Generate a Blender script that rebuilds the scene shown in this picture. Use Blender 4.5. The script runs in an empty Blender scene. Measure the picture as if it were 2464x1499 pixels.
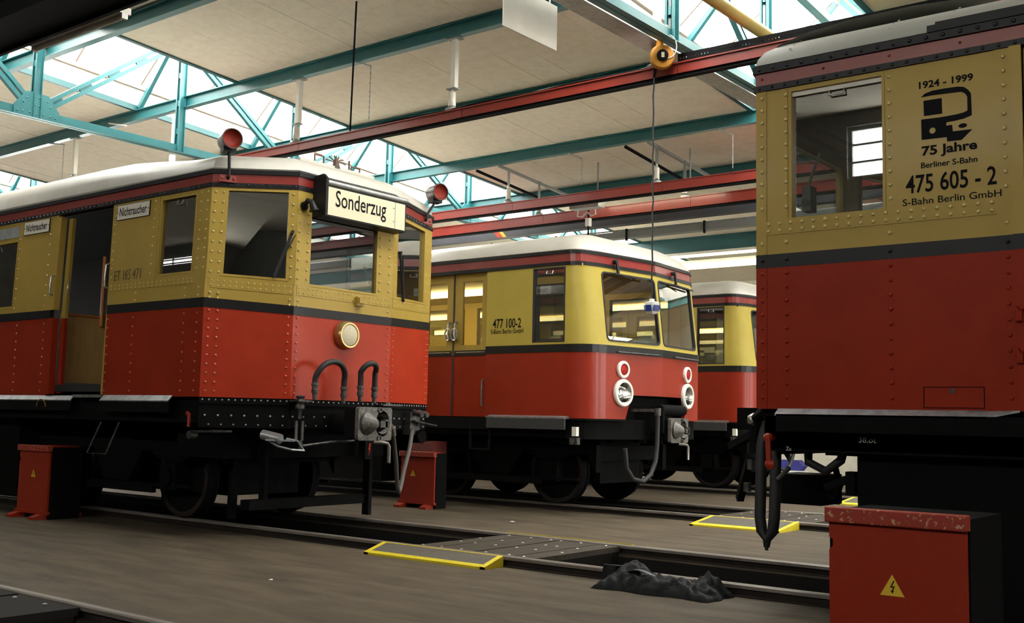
import bpy, bmesh, math, random
from mathutils import Vector, Matrix
from mathutils.geometry import tessellate_polygon

random.seed(7)
sc = bpy.context.scene
COL = sc.collection
pi = math.pi

# ------------------------------------------------------------------ camera
CAM_H = 1.24
def cam_axes(yaw, pitch, roll):
    cy, sy = math.cos(yaw), math.sin(yaw); cp, sp = math.cos(pitch), math.sin(pitch)
    cr, sr = math.cos(roll), math.sin(roll)
    F = Vector((sy*cp, cy*cp, sp)); R = Vector((cy, -sy, 0)); U = R.cross(F)
    return cr*R + sr*U, -sr*R + cr*U, F
cR, cU, cF = cam_axes(math.radians(-38.139), math.radians(5.6685), math.radians(1.2014))
cam = bpy.data.cameras.new('camera')
cam.sensor_width = 36.0; cam.lens = 2615.5/2464*36.0; cam.clip_start = .05; cam.clip_end = 300
camo = bpy.data.objects.new('camera', cam); COL.objects.link(camo)
M = Matrix((cR, cU, -cF)).transposed().to_4x4(); M.translation = Vector((0, 0, CAM_H))
camo.matrix_world = M
sc.camera = camo

# ------------------------------------------------------------------ world, exposure, cycles
sc.view_settings.view_transform = 'Standard'
sc.view_settings.look = 'None'
sc.view_settings.gamma = 1.0
sc.view_settings.use_curve_mapping = False
sc.view_settings.exposure = 0.0
w = bpy.data.worlds.new('overcast_sky'); sc.world = w; w.use_nodes = True
bg = w.node_tree.nodes['Background']
bg.inputs['Color'].default_value = (1.0, .985, .95, 1); bg.inputs['Strength'].default_value = 22.0
cy = sc.cycles
cy.use_denoising = True
cy.max_bounces = 7; cy.diffuse_bounces = 4; cy.glossy_bounces = 3; cy.transmission_bounces = 4
cy.transparent_max_bounces = 12
cy.caustics_reflective = False; cy.caustics_refractive = False
cy.sample_clamp_indirect = 6.0

def portal(name, loc, rot, sx, sy):
    l = bpy.data.lights.new(name, 'AREA'); l.shape = 'RECTANGLE'; l.size = sx; l.size_y = sy
    l.cycles.is_portal = True
    o = bpy.data.objects.new(name, l); COL.objects.link(o); o.location = loc; o.rotation_euler = rot
    return o

# ------------------------------------------------------------------ materials
def lin(c):
    return tuple(((v/12.92) if v <= .04045 else ((v+.055)/1.055)**2.4) for v in c)
def S(r, g, b): return lin((r/255, g/255, b/255))
def mat(name, col, rough=.5, metal=0.0, spec=.5, coat=0.0, coat_rough=.1, noise=None, bump=None, streak=None):
    """noise=(scale, second colour, threshold low, high); bump=(scale, strength); streak=(sx,sy,sz)"""
    m = bpy.data.materials.new(name); m.use_nodes = True
    nt = m.node_tree; b = nt.nodes['Principled BSDF']
    b.inputs['Base Color'].default_value = (*col, 1); b.inputs['Roughness'].default_value = rough
    b.inputs['Metallic'].default_value = metal; b.inputs['Specular IOR Level'].default_value = spec
    b.inputs['Coat Weight'].default_value = coat; b.inputs['Coat Roughness'].default_value = coat_rough
    if noise or bump:
        geo = nt.nodes.new('ShaderNodeNewGeometry')
        src = geo.outputs['Position']
        if streak:
            mp = nt.nodes.new('ShaderNodeMapping'); mp.inputs['Scale'].default_value = streak
            nt.links.new(src, mp.inputs['Vector']); src = mp.outputs['Vector']
    if noise:
        sca, c2, lo, hi = noise
        n = nt.nodes.new('ShaderNodeTexNoise'); n.inputs['Scale'].default_value = sca; n.inputs['Detail'].default_value = 6
        n.inputs['Roughness'].default_value = .65
        nt.links.new(src, n.inputs['Vector'])
        r = nt.nodes.new('ShaderNodeValToRGB'); r.color_ramp.elements[0].position = lo; r.color_ramp.elements[1].position = hi
        r.color_ramp.elements[0].color = (*col, 1); r.color_ramp.elements[1].color = (*c2, 1)
        nt.links.new(n.outputs['Fac'], r.inputs['Fac']); nt.links.new(r.outputs['Color'], b.inputs['Base Color'])
    if bump:
        n2 = nt.nodes.new('ShaderNodeTexNoise'); n2.inputs['Scale'].default_value = bump[0]; n2.inputs['Detail'].default_value = bump[2] if len(bump) > 2 else 3
        nt.links.new(geo.outputs['Position'], n2.inputs['Vector'])
        bp = nt.nodes.new('ShaderNodeBump'); bp.inputs['Strength'].default_value = bump[1]; bp.inputs['Distance'].default_value = bump[3] if len(bump) > 3 else .02
        nt.links.new(n2.outputs['Fac'], bp.inputs['Height']); nt.links.new(bp.outputs['Normal'], b.inputs['Normal'])
        if coat: nt.links.new(bp.outputs['Normal'], b.inputs['Coat Normal'])
    return m
def emis(name, col, st):
    m = bpy.data.materials.new(name); m.use_nodes = True; nt = m.node_tree
    b = nt.nodes['Principled BSDF']; b.inputs['Base Color'].default_value = (*col, 1)
    b.inputs['Emission Color'].default_value = (*col, 1); b.inputs['Emission Strength'].default_value = st
    return m
def glass(name, tint=(1, 1, 1), refl=.08, boost=1.4, rough=.0):
    m = bpy.data.materials.new(name); m.use_nodes = True; nt = m.node_tree
    nt.nodes.remove(nt.nodes['Principled BSDF']); out = nt.nodes['Material Output']
    tr = nt.nodes.new('ShaderNodeBsdfTransparent'); tr.inputs['Color'].default_value = (*tint, 1)
    gl = nt.nodes.new('ShaderNodeBsdfGlossy'); gl.inputs['Roughness'].default_value = rough
    fr = nt.nodes.new('ShaderNodeFresnel'); fr.inputs['IOR'].default_value = 1.5
    ma = nt.nodes.new('ShaderNodeMath'); ma.operation = 'MULTIPLY_ADD'; ma.inputs[1].default_value = boost; ma.inputs[2].default_value = refl
    ma.use_clamp = True
    mx = nt.nodes.new('ShaderNodeMixShader')
    nt.links.new(fr.outputs[0], ma.inputs[0]); nt.links.new(ma.outputs[0], mx.inputs[0])
    nt.links.new(tr.outputs[0], mx.inputs[1]); nt.links.new(gl.outputs[0], mx.inputs[2])
    nt.links.new(mx.outputs[0], out.inputs['Surface'])
    return m
def milk(name):
    """rooflight glass: clear wired glass, dusty"""
    m = bpy.data.materials.new(name); m.use_nodes = True; nt = m.node_tree
    nt.nodes.remove(nt.nodes['Principled BSDF']); out = nt.nodes['Material Output']
    tr = nt.nodes.new('ShaderNodeBsdfTransparent'); tr.inputs['Color'].default_value = (.9, .92, .9, 1)
    tl = nt.nodes.new('ShaderNodeBsdfTranslucent'); tl.inputs['Color'].default_value = (.8, .8, .77, 1)
    mx = nt.nodes.new('ShaderNodeMixShader'); mx.inputs[0].default_value = .35
    nt.links.new(tr.outputs[0], mx.inputs[1]); nt.links.new(tl.outputs[0], mx.inputs[2])
    nt.links.new(mx.outputs[0], out.inputs['Surface'])
    return m

RED = S(196, 44, 26)
m_red = mat('red_paint', (.37, .031, .010), .42, spec=.18, coat=.06, coat_rough=.12, noise=(3.0, (.31, .024, .008), .35, .7), bump=(1.1, .25, 2, .03))
m_red477 = mat('deep_red_paint', (.27, .021, .0075), .4, spec=.2, coat=.08, noise=(3.0, (.23, .018, .007), .35, .7), bump=(1.1, .2, 2, .03))
m_red2 = mat('side_shade_red', (.275, .022, .0065), .42, spec=.1, coat=.05, coat_rough=.1, noise=(2.0, (.22, .018, .006), .35, .7), bump=(.9, .3, 2, .03))  # the body red darkened to paint in the shade of the car sides
m_fascia = mat('fascia_red_paint', (.22, .018, .012), .35, coat=.2, coat_rough=.12, noise=(6.0, (.18, .016, .011), .4, .7), bump=(2.5, .15, 2, .02))
m_ochre = mat('ochre_paint', (.38, .258, .052), .42, spec=.2, coat=.07, coat_rough=.15, noise=(2.5, (.34, .228, .045), .35, .7), bump=(1.3, .2, 2, .03))
m_redriv = mat('red_rivet_highlights', (.46, .085, .05), .3, spec=.8)  # lighter than the panels: worn heads with the highlight painted in
m_ironriv = mat('black_rivet_heads', (.05, .05, .052), .25, spec=.9)
m_beamriv = mat('worn_rivet_heads', (.45, .44, .42), .3, metal=.5)
m_brownbits = mat('rusty_fittings', (.10, .06, .045), .7)
m_ochreriv = mat('ochre_rivet_highlights', (.50, .38, .13), .3, spec=.7)  # ochre heads lightened the same way, wear plus painted highlight
m_yellow = mat('yellow_paint', (.44, .345, .065), .4, spec=.2, coat=.08, coat_rough=.1, noise=(4, (.41, .315, .058), .35, .7), bump=(1.3, .1, 2, .03))
m_blackgloss = mat('black_gloss_paint', (.008, .008, .009), .42, spec=.22, coat=.05, coat_rough=.1, bump=(3, .12, 2, .02))
m_black = mat('underframe_black', (.005, .005, .0052), .85, spec=.08, noise=(9, (.003, .003, .0033), .4, .7))
m_rubber = mat('black_rubber', (.012, .012, .013), .55, spec=.4)
m_iron = mat('worn_iron', (.10, .095, .09), .5, metal=.6, noise=(20, (.035, .033, .031), .4, .65))
m_coupler = mat('coupler_grey', (.16, .15, .135), .5, metal=.35, noise=(25, (.05, .048, .045), .42, .68), bump=(60, .3))
m_bright = mat('worn_bright_steel', (.45, .43, .39), .32, metal=.8, noise=(12, (.2, .19, .17), .45, .7))
m_steel = mat('steel_plate', (.35, .36, .37), .38, metal=.7, noise=(9, (.18, .18, .19), .45, .7))
m_rooflight = mat('roof_canvas_grey', (.30, .295, .26), .5, noise=(2.2, (.25, .24, .21), .45, .75), bump=(7, .12))
m_roofwhite = mat('roof_white', (.55, .52, .46), .42, noise=(2.2, (.45, .42, .36), .45, .75), bump=(2, .15))
m_teal = mat('teal_paint', (.015, .115, .125), .42, noise=(5, (.012, .095, .105), .4, .7))
m_dteal = mat('dark_teal_paint', (.010, .075, .08), .45, noise=(5, (.008, .06, .065), .4, .7))
m_ceil = mat('woodwool_board', (.88, .82, .70), .9, spec=.1, noise=(7, (.79, .73, .61), .42, .72), bump=(45, .25))
m_white = mat('white_paint', (.80, .78, .72), .5)
m_offwhite = mat('aged_white_panel', (.74, .70, .62), .6, noise=(3, (.66, .62, .54), .4, .7))
m_cream = mat('cream_lamp_cover', (.62, .54, .38), .5, noise=(40, (.52, .45, .3), .4, .7))
m_brass = mat('brass_ring', (.45, .34, .14), .3, metal=.8)
m_crane = mat('red_rail_beam', (.25, .025, .015), .4, coat=.15, noise=(1.5, (.19, .02, .012), .35, .7))
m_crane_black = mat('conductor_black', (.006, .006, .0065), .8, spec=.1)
m_insul = mat('porcelain', (.62, .58, .5), .3, coat=.4)
m_grey = mat('grey_paint', (.22, .23, .22), .5)
m_galv = mat('galvanised_steel', (.42, .43, .42), .42, metal=.55, noise=(14, (.28, .29, .29), .4, .7))
m_pipe = mat('yellow_pipe_paint', (.52, .38, .10), .45)
m_orange = mat('orange_reel', (.58, .26, .03), .42, noise=(10, (.5, .2, .02), .4, .7))
m_blue = mat('blue_socket', (.012, .05, .26), .4)
m_floor = mat('asphalt_floor', (.094, .072, .047), .68, spec=.18, noise=(1.6, (.036, .028, .019), .38, .70), bump=(30, .25, 4, .01), streak=(.7, 3.0, 1))
m_pit = mat('pit_shade_black', (.012, .011, .010), .9, spec=.1)  # pit shade put into the colour, bearers included
m_railtop = mat('polished_rail', (.20, .178, .155), .45, metal=.3, noise=(3, (.12, .10, .085), .35, .7), streak=(1, 30, 1))
m_rail = mat('rusty_rail', (.016, .012, .010), .75, spec=.2, noise=(6, (.026, .017, .012), .45, .7))
m_plank = mat('dirty_plank', (.052, .042, .031), .75, spec=.2, noise=(6, (.030, .024, .018), .4, .7), streak=(3, .5, 3), bump=(25, .3))
m_ramp = mat('ramp_plate', (.085, .074, .056), .65, noise=(9, (.06, .052, .042), .4, .7), bump=(70, .4))
m_yel = mat('safety_yellow', (.60, .48, .012), .55, noise=(11, (.42, .33, .012), .5, .75))
m_redbox = mat('red_cabinet', (.27, .020, .005), .45, spec=.25, coat=.05, noise=(16, (.24, .018, .005), .4, .7))
m_redboxwear = mat('chipped_red_edge', (.26, .020, .006), .5, noise=(45, (.5, .3, .17), .57, .64))
m_sign = mat('enamel_white', (.74, .69, .58), .3, coat=.3)
m_signcream = mat('blind_cream', (.74, .66, .46), .5)
m_ink = mat('black_lettering', (.006, .006, .007), .7, spec=.08)
m_fadedink = mat('faded_lettering', (.085, .065, .025), .4)
m_whiteink = mat('white_lettering', (.5, .49, .45), .6)
m_warn = mat('warning_yellow', (.70, .46, .03), .5)
m_inside = mat('unlit_interior_black', (.010, .009, .008), .7, noise=(4, (.007, .006, .005), .4, .7))  # near black paints in the shade of the unlit car insides
m_wood = mat('interior_wood', (.62, .36, .12), .55, noise=(5, (.52, .3, .10), .4, .7), streak=(6, 6, 1))
m_polewood = mat('varnished_pole', (.62, .20, .04), .4)
m_yint = mat('yellow_interior', (.70, .50, .10), .5)
m_brown = mat('brown_glazing_bar', (.30, .22, .17), .6)
m_bag = mat('black_crumpled_cloth', (.005, .0055, .006), .55, spec=.14, bump=(26, .35, 3, .015))
m_teal_cloth = mat('dark_teal_strap', (.03, .06, .07), .5)
m_lampred = mat('red_lamp_lens', (.34, .010, .004), .5, spec=.2)
m_taillens = mat('dull_red_lens', (.22, .016, .005), .5, spec=.2)
m_dim = mat('dark_maroon_metal', (.06, .025, .022), .45)
m_glass = glass('window_glass', (.72, .76, .74), .24, 1.6)
m_glassdark = glass('cab_glass', (.5, .53, .51), .32, 1.8)
m_skyglass = milk('rooflight_glass')
m_lens = glass('lens_glass', (.95, .95, .95), .15, 1.5)
m_mirror = mat('reflector', (.8, .8, .78), .12, metal=1)
m_tube = emis('fluorescent_tube', (1.0, .93, .70), 16.0)
m_traintube = emis('carriage_lamp', (1.0, .80, .32), 16.0)
m_wall = mat('white_wall', (.66, .62, .52), .8, noise=(3, (.56, .52, .43), .4, .7))
m_wallgrey = mat('grey_wall', (.12, .115, .10), .85, noise=(2, (.09, .085, .075), .4, .7))
m_bluefar = mat('blue_cover', (.03, .03, .22), .6)

# ------------------------------------------------------------------ mesh helpers
ORG = {}
class MB:
    def __init__(s): s.v = []; s.f = []; s.sm = []
    def add(s, vs, fs, smooth=False):
        n = len(s.v); s.v.extend([tuple(p) for p in vs])
        for f in fs: s.f.append([i+n for i in f]); s.sm.append(smooth)
    def box(s, x0, x1, y0, y1, z0, z1):
        v = [(x, y, z) for x in (x0, x1) for y in (y0, y1) for z in (z0, z1)]
        s.add(v, [(0, 1, 3, 2), (4, 6, 7, 5), (0, 4, 5, 1), (2, 3, 7, 6), (0, 2, 6, 4), (1, 5, 7, 3)])
    def hexa(s, a, b):
        """two quads a (4 pts) and b (4 pts) joined"""
        s.add(list(a)+list(b), [(0, 1, 2, 3), (7, 6, 5, 4)]+[(i, i+4, (i+1) % 4+4, (i+1) % 4) for i in range(4)])
    def bar(s, p, q, wd, ht, up=(0, 0, 1), ext=0):
        p = Vector(p); q = Vector(q); d = (q-p).normalized(); p = p-d*ext; q = q+d*ext
        up = Vector(up)
        if abs(d.dot(up)) > .99: up = Vector((1, 0, 0))
        r = d.cross(up).normalized()*wd/2; u = r.cross(d).normalized()*ht/2
        s.hexa([p-r-u, p+r-u, p+r+u, p-r+u], [q-r-u, q+r-u, q+r+u, q-r+u])
    def tube(s, pts, r, n=8, caps=True, rs=None):
        pts = [Vector(p) for p in pts]; k = len(pts); rings = []
        up = None
        for i, p in enumerate(pts):
            d = (pts[min(i+1, k-1)]-pts[max(i-1, 0)]).normalized()
            if up is None:
                up = Vector((0, 0, 1)) if abs(d.z) < .9 else Vector((1, 0, 0))
            a = d.cross(up).normalized(); b = a.cross(d).normalized(); up = b
            rr = rs[i] if rs else r
            rings.append([p+a*rr*math.cos(2*pi*j/n)+b*rr*math.sin(2*pi*j/n) for j in range(n)])
        vs = [v for g in rings for v in g]; fs = []
        for i in range(k-1):
            for j in range(n): fs.append((i*n+j, i*n+(j+1) % n, (i+1)*n+(j+1) % n, (i+1)*n+j))
        s.add(vs, fs, True)
        if caps:
            s.add(rings[0], [tuple(range(n))]); s.add(rings[-1], [tuple(range(n))])
    def cyl(s, p, q, r0, r1=None, n=16, caps=True): s.tube([p, q], r0, n, caps, [r0, r0 if r1 is None else r1])
    def lathe(s, c, axis, prof, n=20):
        """prof list of (along, radius) from c along axis"""
        c = Vector(c); a = Vector(axis).normalized()
        t = Vector((0, 0, 1)) if abs(a.z) < .9 else Vector((1, 0, 0))
        e1 = a.cross(t).normalized(); e2 = a.cross(e1).normalized(); vs = []; fs = []
        for (h, r) in prof:
            for j in range(n): vs.append(c+a*h+e1*r*math.cos(2*pi*j/n)+e2*r*math.sin(2*pi*j/n))
        for i in range(len(prof)-1):
            for j in range(n): fs.append((i*n+j, i*n+(j+1) % n, (i+1)*n+(j+1) % n, (i+1)*n+j))
        s.add(vs, fs, True)
    def prism(s, poly, fn, a, b):
        """2D polygon extruded; fn(u, v, t) -> point, t from a to b"""
        n = len(poly); tris = tessellate_polygon([[Vector((p[0], p[1], 0)) for p in poly]])
        s.add([fn(p[0], p[1], a) for p in poly], tris); s.add([fn(p[0], p[1], b) for p in poly], tris)
        vs = [fn(p[0], p[1], a) for p in poly]+[fn(p[0], p[1], b) for p in poly]
        s.add(vs, [(i, (i+1) % n, n+(i+1) % n, n+i) for i in range(n)])
    def rivet(s, c, nrm, r=.012, h=.009, n=7):
        c = Vector(c); a = Vector(nrm).normalized(); t = Vector((0, 0, 1)) if abs(a.z) < .9 else Vector((1, 0, 0))
        e1 = a.cross(t).normalized(); e2 = a.cross(e1)
        vs = [c+(e1*math.cos(2*pi*j/n)+e2*math.sin(2*pi*j/n))*r for j in range(n)]
        vs += [c+a*h*.75+(e1*math.cos(2*pi*j/n)+e2*math.sin(2*pi*j/n))*r*.6 for j in range(n)]
        vs.append(c+a*h)
        s.add(vs, [(j, (j+1) % n, n+(j+1) % n, n+j) for j in range(n)]+[(n+j, n+(j+1) % n, 2*n) for j in range(n)], True)
    def build(s, name, m, parent=None, warp=None, bevel=0, **props):
        org = ORG.get(parent.name, Vector((0, 0, 0))) if parent else Vector((0, 0, 0))
        vs = [Vector(v) for v in s.v]
        if warp: vs = [Vector(warp(v)) for v in vs]
        me = bpy.data.meshes.new(name); me.from_pydata([v-org for v in vs], [], s.f)
        for p, sm in zip(me.polygons, s.sm): p.use_smooth = sm
        b = bmesh.new(); b.from_mesh(me); bmesh.ops.recalc_face_normals(b, faces=b.faces); b.to_mesh(me); b.free()
        me.materials.append(m); me.update()
        if any(s.sm): me.set_sharp_from_angle(angle=math.radians(38))
        o = bpy.data.objects.new(name, me); COL.objects.link(o)
        if parent: o.parent = parent
        ORG[o.name] = org
        if bevel:
            md = o.modifiers.new('edge', 'BEVEL'); md.width = bevel; md.segments = 2; md.limit_method = 'ANGLE'
        for k, v in props.items(): o[k] = v
        return o

def thing(name, loc, label, cat, group=None):
    o = bpy.data.objects.new(name, None); COL.objects.link(o); o.location = loc; o.empty_display_size = .1
    o['label'] = label; o['category'] = cat
    if group: o['group'] = group
    ORG[o.name] = Vector(loc)
    return o
def rebase(o):
    """move a single-mesh top-level object's origin to the base centre of its mesh"""
    vs = [v.co.copy() for v in o.data.vertices]
    c = Vector(((min(v.x for v in vs)+max(v.x for v in vs))/2, (min(v.y for v in vs)+max(v.y for v in vs))/2, min(v.z for v in vs)))
    o.data.transform(Matrix.Translation(-c)); o.location = c; ORG[o.name] = c
    return o
def tag(o, label, cat, group=None):
    o['label'] = label; o['category'] = cat
    if group: o['group'] = group
    return rebase(o)
def struct(o):
    o['kind'] = 'structure'; return o
def copy_tree(o, delta, label=None, parent=None):
    c = o.copy(); COL.objects.link(c)
    if parent is None:
        c.location = Vector(o.location)+Vector(delta)
        if label: c['label'] = label
    else: c.parent = parent
    for ch in list(o.children): copy_tree(ch, delta, None, c)
    return c

class Fr:
    """vertical plane: u along P->Q, z up, d outward"""
    def __init__(s, P, Q, n):
        s.P = Vector((P[0], P[1], 0)); d = Vector((Q[0]-P[0], Q[1]-P[1], 0)); s.L = d.length; s.t = d.normalized()
        nn = Vector((s.t.y, -s.t.x, 0)); s.n = nn if nn.dot(Vector((n[0], n[1], 0))) > 0 else -nn
    def __call__(s, u, z, d=0.0): return s.P+s.t*u+s.n*d+Vector((0, 0, z))
def sheet(mb, fr, outer, holes=(), d1=0.0, d0=-.05):
    loops = [[Vector((p[0], p[1], 0)) for p in outer]]+[[Vector((p[0], p[1], 0)) for p in h] for h in holes]
    flat = [p for l in loops for p in l]; tris = tessellate_polygon(loops)
    n = len(flat)
    mb.add([fr(p.x, p.y, d1) for p in flat]+[fr(p.x, p.y, d0) for p in flat], [tuple(t) for t in tris]+[tuple(i+n for i in t) for t in tris])
    k = 0
    for l in loops:
        m = len(l); vs = [fr(p.x, p.y, d1) for p in l]+[fr(p.x, p.y, d0) for p in l]
        mb.add(vs, [(i, (i+1) % m, m+(i+1) % m, m+i) for i in range(m)]); k += m
def R4(u0, u1, z0, z1): return [(u0, z0), (u1, z0), (u1, z1), (u0, z1)]
def RR(u0, u1, z0, z1, r, n=4, sk=0.0):
    out = []
    for cx, cz, a in ((u1-r, z0+r, -pi/2), (u1-r, z1-r, 0), (u0+r, z1-r, pi/2), (u0+r, z0+r, pi)):
        for i in range(n+1):
            t = a+pi/2*i/n; out.append((cx+r*math.cos(t), cz+r*math.sin(t)))
    return out
def inset(u0, u1, z0, z1, e): return (u0+e, u1-e, z0+e, z1-e)
def offset(pts, d, closed=True, side=1):
    n = len(pts); out = []
    for i in range(n):
        p = Vector(pts[i])
        a = Vector(pts[i-1]) if (closed or i > 0) else None; b = Vector(pts[(i+1) % n]) if (closed or i < n-1) else None
        ns = []
        if a is not None: e = (p-a).normalized(); ns.append(Vector((e.y, -e.x))*side)
        if b is not None: e = (b-p).normalized(); ns.append(Vector((e.y, -e.x))*side)
        if len(ns) == 1: out.append(p+ns[0]*d)
        else:
            m = (ns[0]+ns[1]).normalized(); out.append(p+m*d/max(.3, m.dot(ns[0])))
    return out
def band(mb, pts, d1, d0, z0, z1, closed=False, side=1):
    o = offset(pts, d1, closed, side); i_ = offset(pts, d0, closed, side); n = len(pts)
    vs = []
    for a, b in zip(o, i_): vs += [(a.x, a.y, z0), (a.x, a.y, z1), (b.x, b.y, z1), (b.x, b.y, z0)]
    fs = []
    for k in range(n if closed else n-1):
        j = (k+1) % n
        for e in range(4): fs.append((k*4+e, j*4+e, j*4+(e+1) % 4, k*4+(e+1) % 4))
    if not closed: fs += [(0, 1, 2, 3), tuple((n-1)*4+e for e in (3, 2, 1, 0))]
    mb.add(vs, fs)
def window(parent, fr, u0, u1, z0, z1, glassm, fm, warp=None, r=0.0, bar=.022, d=-.03, proud=.004, extra=None, handle=False):
    f = MB()
    out = RR(u0, u1, z0, z1, r) if r else R4(u0, u1, z0, z1)
    inn = RR(*inset(u0, u1, z0, z1, bar), max(.01, r-bar*.6)) if r else R4(*inset(u0, u1, z0, z1, bar))
    sheet(f, fr, out, [inn], proud, d-.03)
    fo = f.build('window_frame', fm, parent, warp)
    g = MB(); g.add([fr(u, z, d) for u, z in inn], [tuple(range(len(inn)))])
    g.build('window_pane', glassm, fo, warp)
    if handle:
        h = MB(); uc = (u0+u1)/2; zt = z1-bar-.02
        h.tube([fr(uc-.05, zt, d+.01), fr(uc-.05, zt-.045, d+.03), fr(uc+.05, zt-.045, d+.03), fr(uc+.05, zt, d+.01)], .007, 6)
        h.build('window_handle', m_bright, fo, warp)
    return fo

# text meshes first (few depsgraph updates)
TXT = {}
def prep_text(key, s, off=0.0, sp=1.0):
    c = bpy.data.curves.new('t', 'FONT'); c.body = s; c.offset = off; c.resolution_u = 3; c.space_character = sp
    o = bpy.data.objects.new('t', c); COL.objects.link(o)
    dg = bpy.context.evaluated_depsgraph_get(); ev = o.evaluated_get(dg); me = ev.to_mesh()
    vs = [(v.co.x, v.co.y) for v in me.vertices]; fs = [tuple(p.vertices) for p in me.polygons]
    ev.to_mesh_clear(); bpy.data.objects.remove(o); bpy.data.curves.remove(c)
    TXT[key] = (vs, fs)
for k, s, off in (('nr', 'Nichtraucher', .012), ('et', 'ET 165 471', .0), ('so', 'Sonderzug', .006), ('y1', '1924 - 1999', .03), ('j', '75 Jahre', .03),
                  ('bs', 'Berliner S-Bahn', .02), ('n475', '475 605 - 2', .016), ('sb', 'S-Bahn Berlin GmbH', .008), ('n477', '477 100-2', .014),
                  ('ot', '38,ot', .0), ('zu', 'Zu', .0), ('nrm', '- Nichtr', .012)):
    prep_text(k, s, off)
def text(key, fr, u0, u1, z0, z1, m, parent, name='lettering', d=.003, warp=None, mirror=False, shear=0.0):
    vs, fs = TXT[key]
    x0 = min(v[0] for v in vs); x1 = max(v[0] for v in vs); y0 = min(v[1] for v in vs); y1 = max(v[1] for v in vs)
    mb = MB()
    def fx(x): t = (x-x0)/(x1-x0); t = 1-t if mirror else t; return u0+(u1-u0)*t
    mb.add([fr(fx(x), z0+(z1-z0)*(y-y0)/(y1-y0), d) for x, y in vs], fs)
    return mb.build(name, m, parent, warp)

# ================================================================== THE HALL
def zc(y): return 6.9-.067*y
TRACKS = [2.93, 8.11, 13.28, 18.5]
XL, XR, YN, YF = -34.0, 13.0, -7.0, 27.0
PURL = [7.68+2.34*k for k in range(-2, 8)]
SKY = [(-24.8, -22.1), (-15.9, -13.2), (-7.05, -4.35), (1.85, 4.55)]
SY0, SY1 = 5.34, 24.06

# floor slabs between the pits
mb = MB(); ys = [YN]+[v for c in TRACKS for v in (c-.67, c+.67)]+[YF]
for a, b in zip(ys[0::2], ys[1::2]): mb.box(XL, XR, a, b, -1.25, 0)
floor = struct(mb.build('floor', m_floor))
mb = MB()
for c in TRACKS:
    mb.box(XL, XR, c-.67, c+.67, -1.3, -1.2)
    mb.box(XL, XR, c-.67, c-.655, -1.2, -.012); mb.box(XL, XR, c+.655, c+.67, -1.2, -.012)
mb.build('pit_shade_lining', m_pit, floor)  # near-black skin added so the pit sides look unlit

# rails
def rail(y, label, group):
    o = thing('rail', (-10, y, 0), label, 'rail', group)
    a = MB(); x0, x1 = XL+.1, XR-.1
    a.box(x0, x1, y-.055, y+.055, 0, .012); a.box(x0, x1, y-.009, y+.009, .012, .062); a.build('web', m_rail, o)
    h = MB(); prof = [(-.034, .058), (.034, .058), (.034, .082), (.024, .09), (-.024, .09), (-.034, .082)]
    h.prism(prof, lambda u, v, t: (t, y+u, v), x0, x1); h.build('head', m_railtop, o)
names = ['track nearest the camera, bottom left corner', 'pit under the two riveted railcars', 'pit under the yellow and red rounded railcar', 'pit under the farthest railcar']
for i, c in enumerate(TRACKS):
    rail(c-.735, 'near steel rail along the '+names[i], 'rails of the pit tracks')
    rail(c+.735, 'far steel rail along the '+names[i], 'rails of the pit tracks')

# plank covers over the pits, and ramps
def pit_cover(c, x0, x1, n, label, bolts=True, m=None):
    o = thing('pit_cover', ((x0+x1)/2, c, 0), label, 'pit cover')
    wdt = (x1-x0)/n
    for k in range(n):
        b = MB(); dz = random.uniform(-.004, .004)
        b.box(x0+k*wdt+.006, x0+(k+1)*wdt-.006, c-.69, c+.69, .03+dz, .078+dz); b.build('plank', m or m_plank, o)
    if bolts:
        b = MB()
        for k in range(n):
            for yy in (-.62, -.6+.45, .2, .6): b.rivet((x0+(k+.5)*wdt+random.uniform(-.06, .06), c+yy, .082), (0, 0, 1), .016, .006)
        b.build('bolt', m_bright, o, kind='stuff')
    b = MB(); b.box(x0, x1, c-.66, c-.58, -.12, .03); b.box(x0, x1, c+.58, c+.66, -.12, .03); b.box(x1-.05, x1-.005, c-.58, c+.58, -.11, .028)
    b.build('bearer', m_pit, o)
pit_cover(8.11, -6.92, -5.56, 6, 'plank cover across the pit between the yellow edged ramps in the foreground')
pit_cover(13.28, -6.6, -5.3, 5, 'plank cover across the pit in front of the middle railcar')
pit_cover(18.5, -6.5, -5.0, 5, 'plank cover on the farthest pit, behind the hanging hose')
pit_cover(2.93, -9.6, -6.05, 10, 'dark plank cover beside the rail in the bottom left corner', True, mat('near_black_plank', (.014, .012, .011), .8, spec=.15))  # planks much darker than on the other covers
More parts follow.
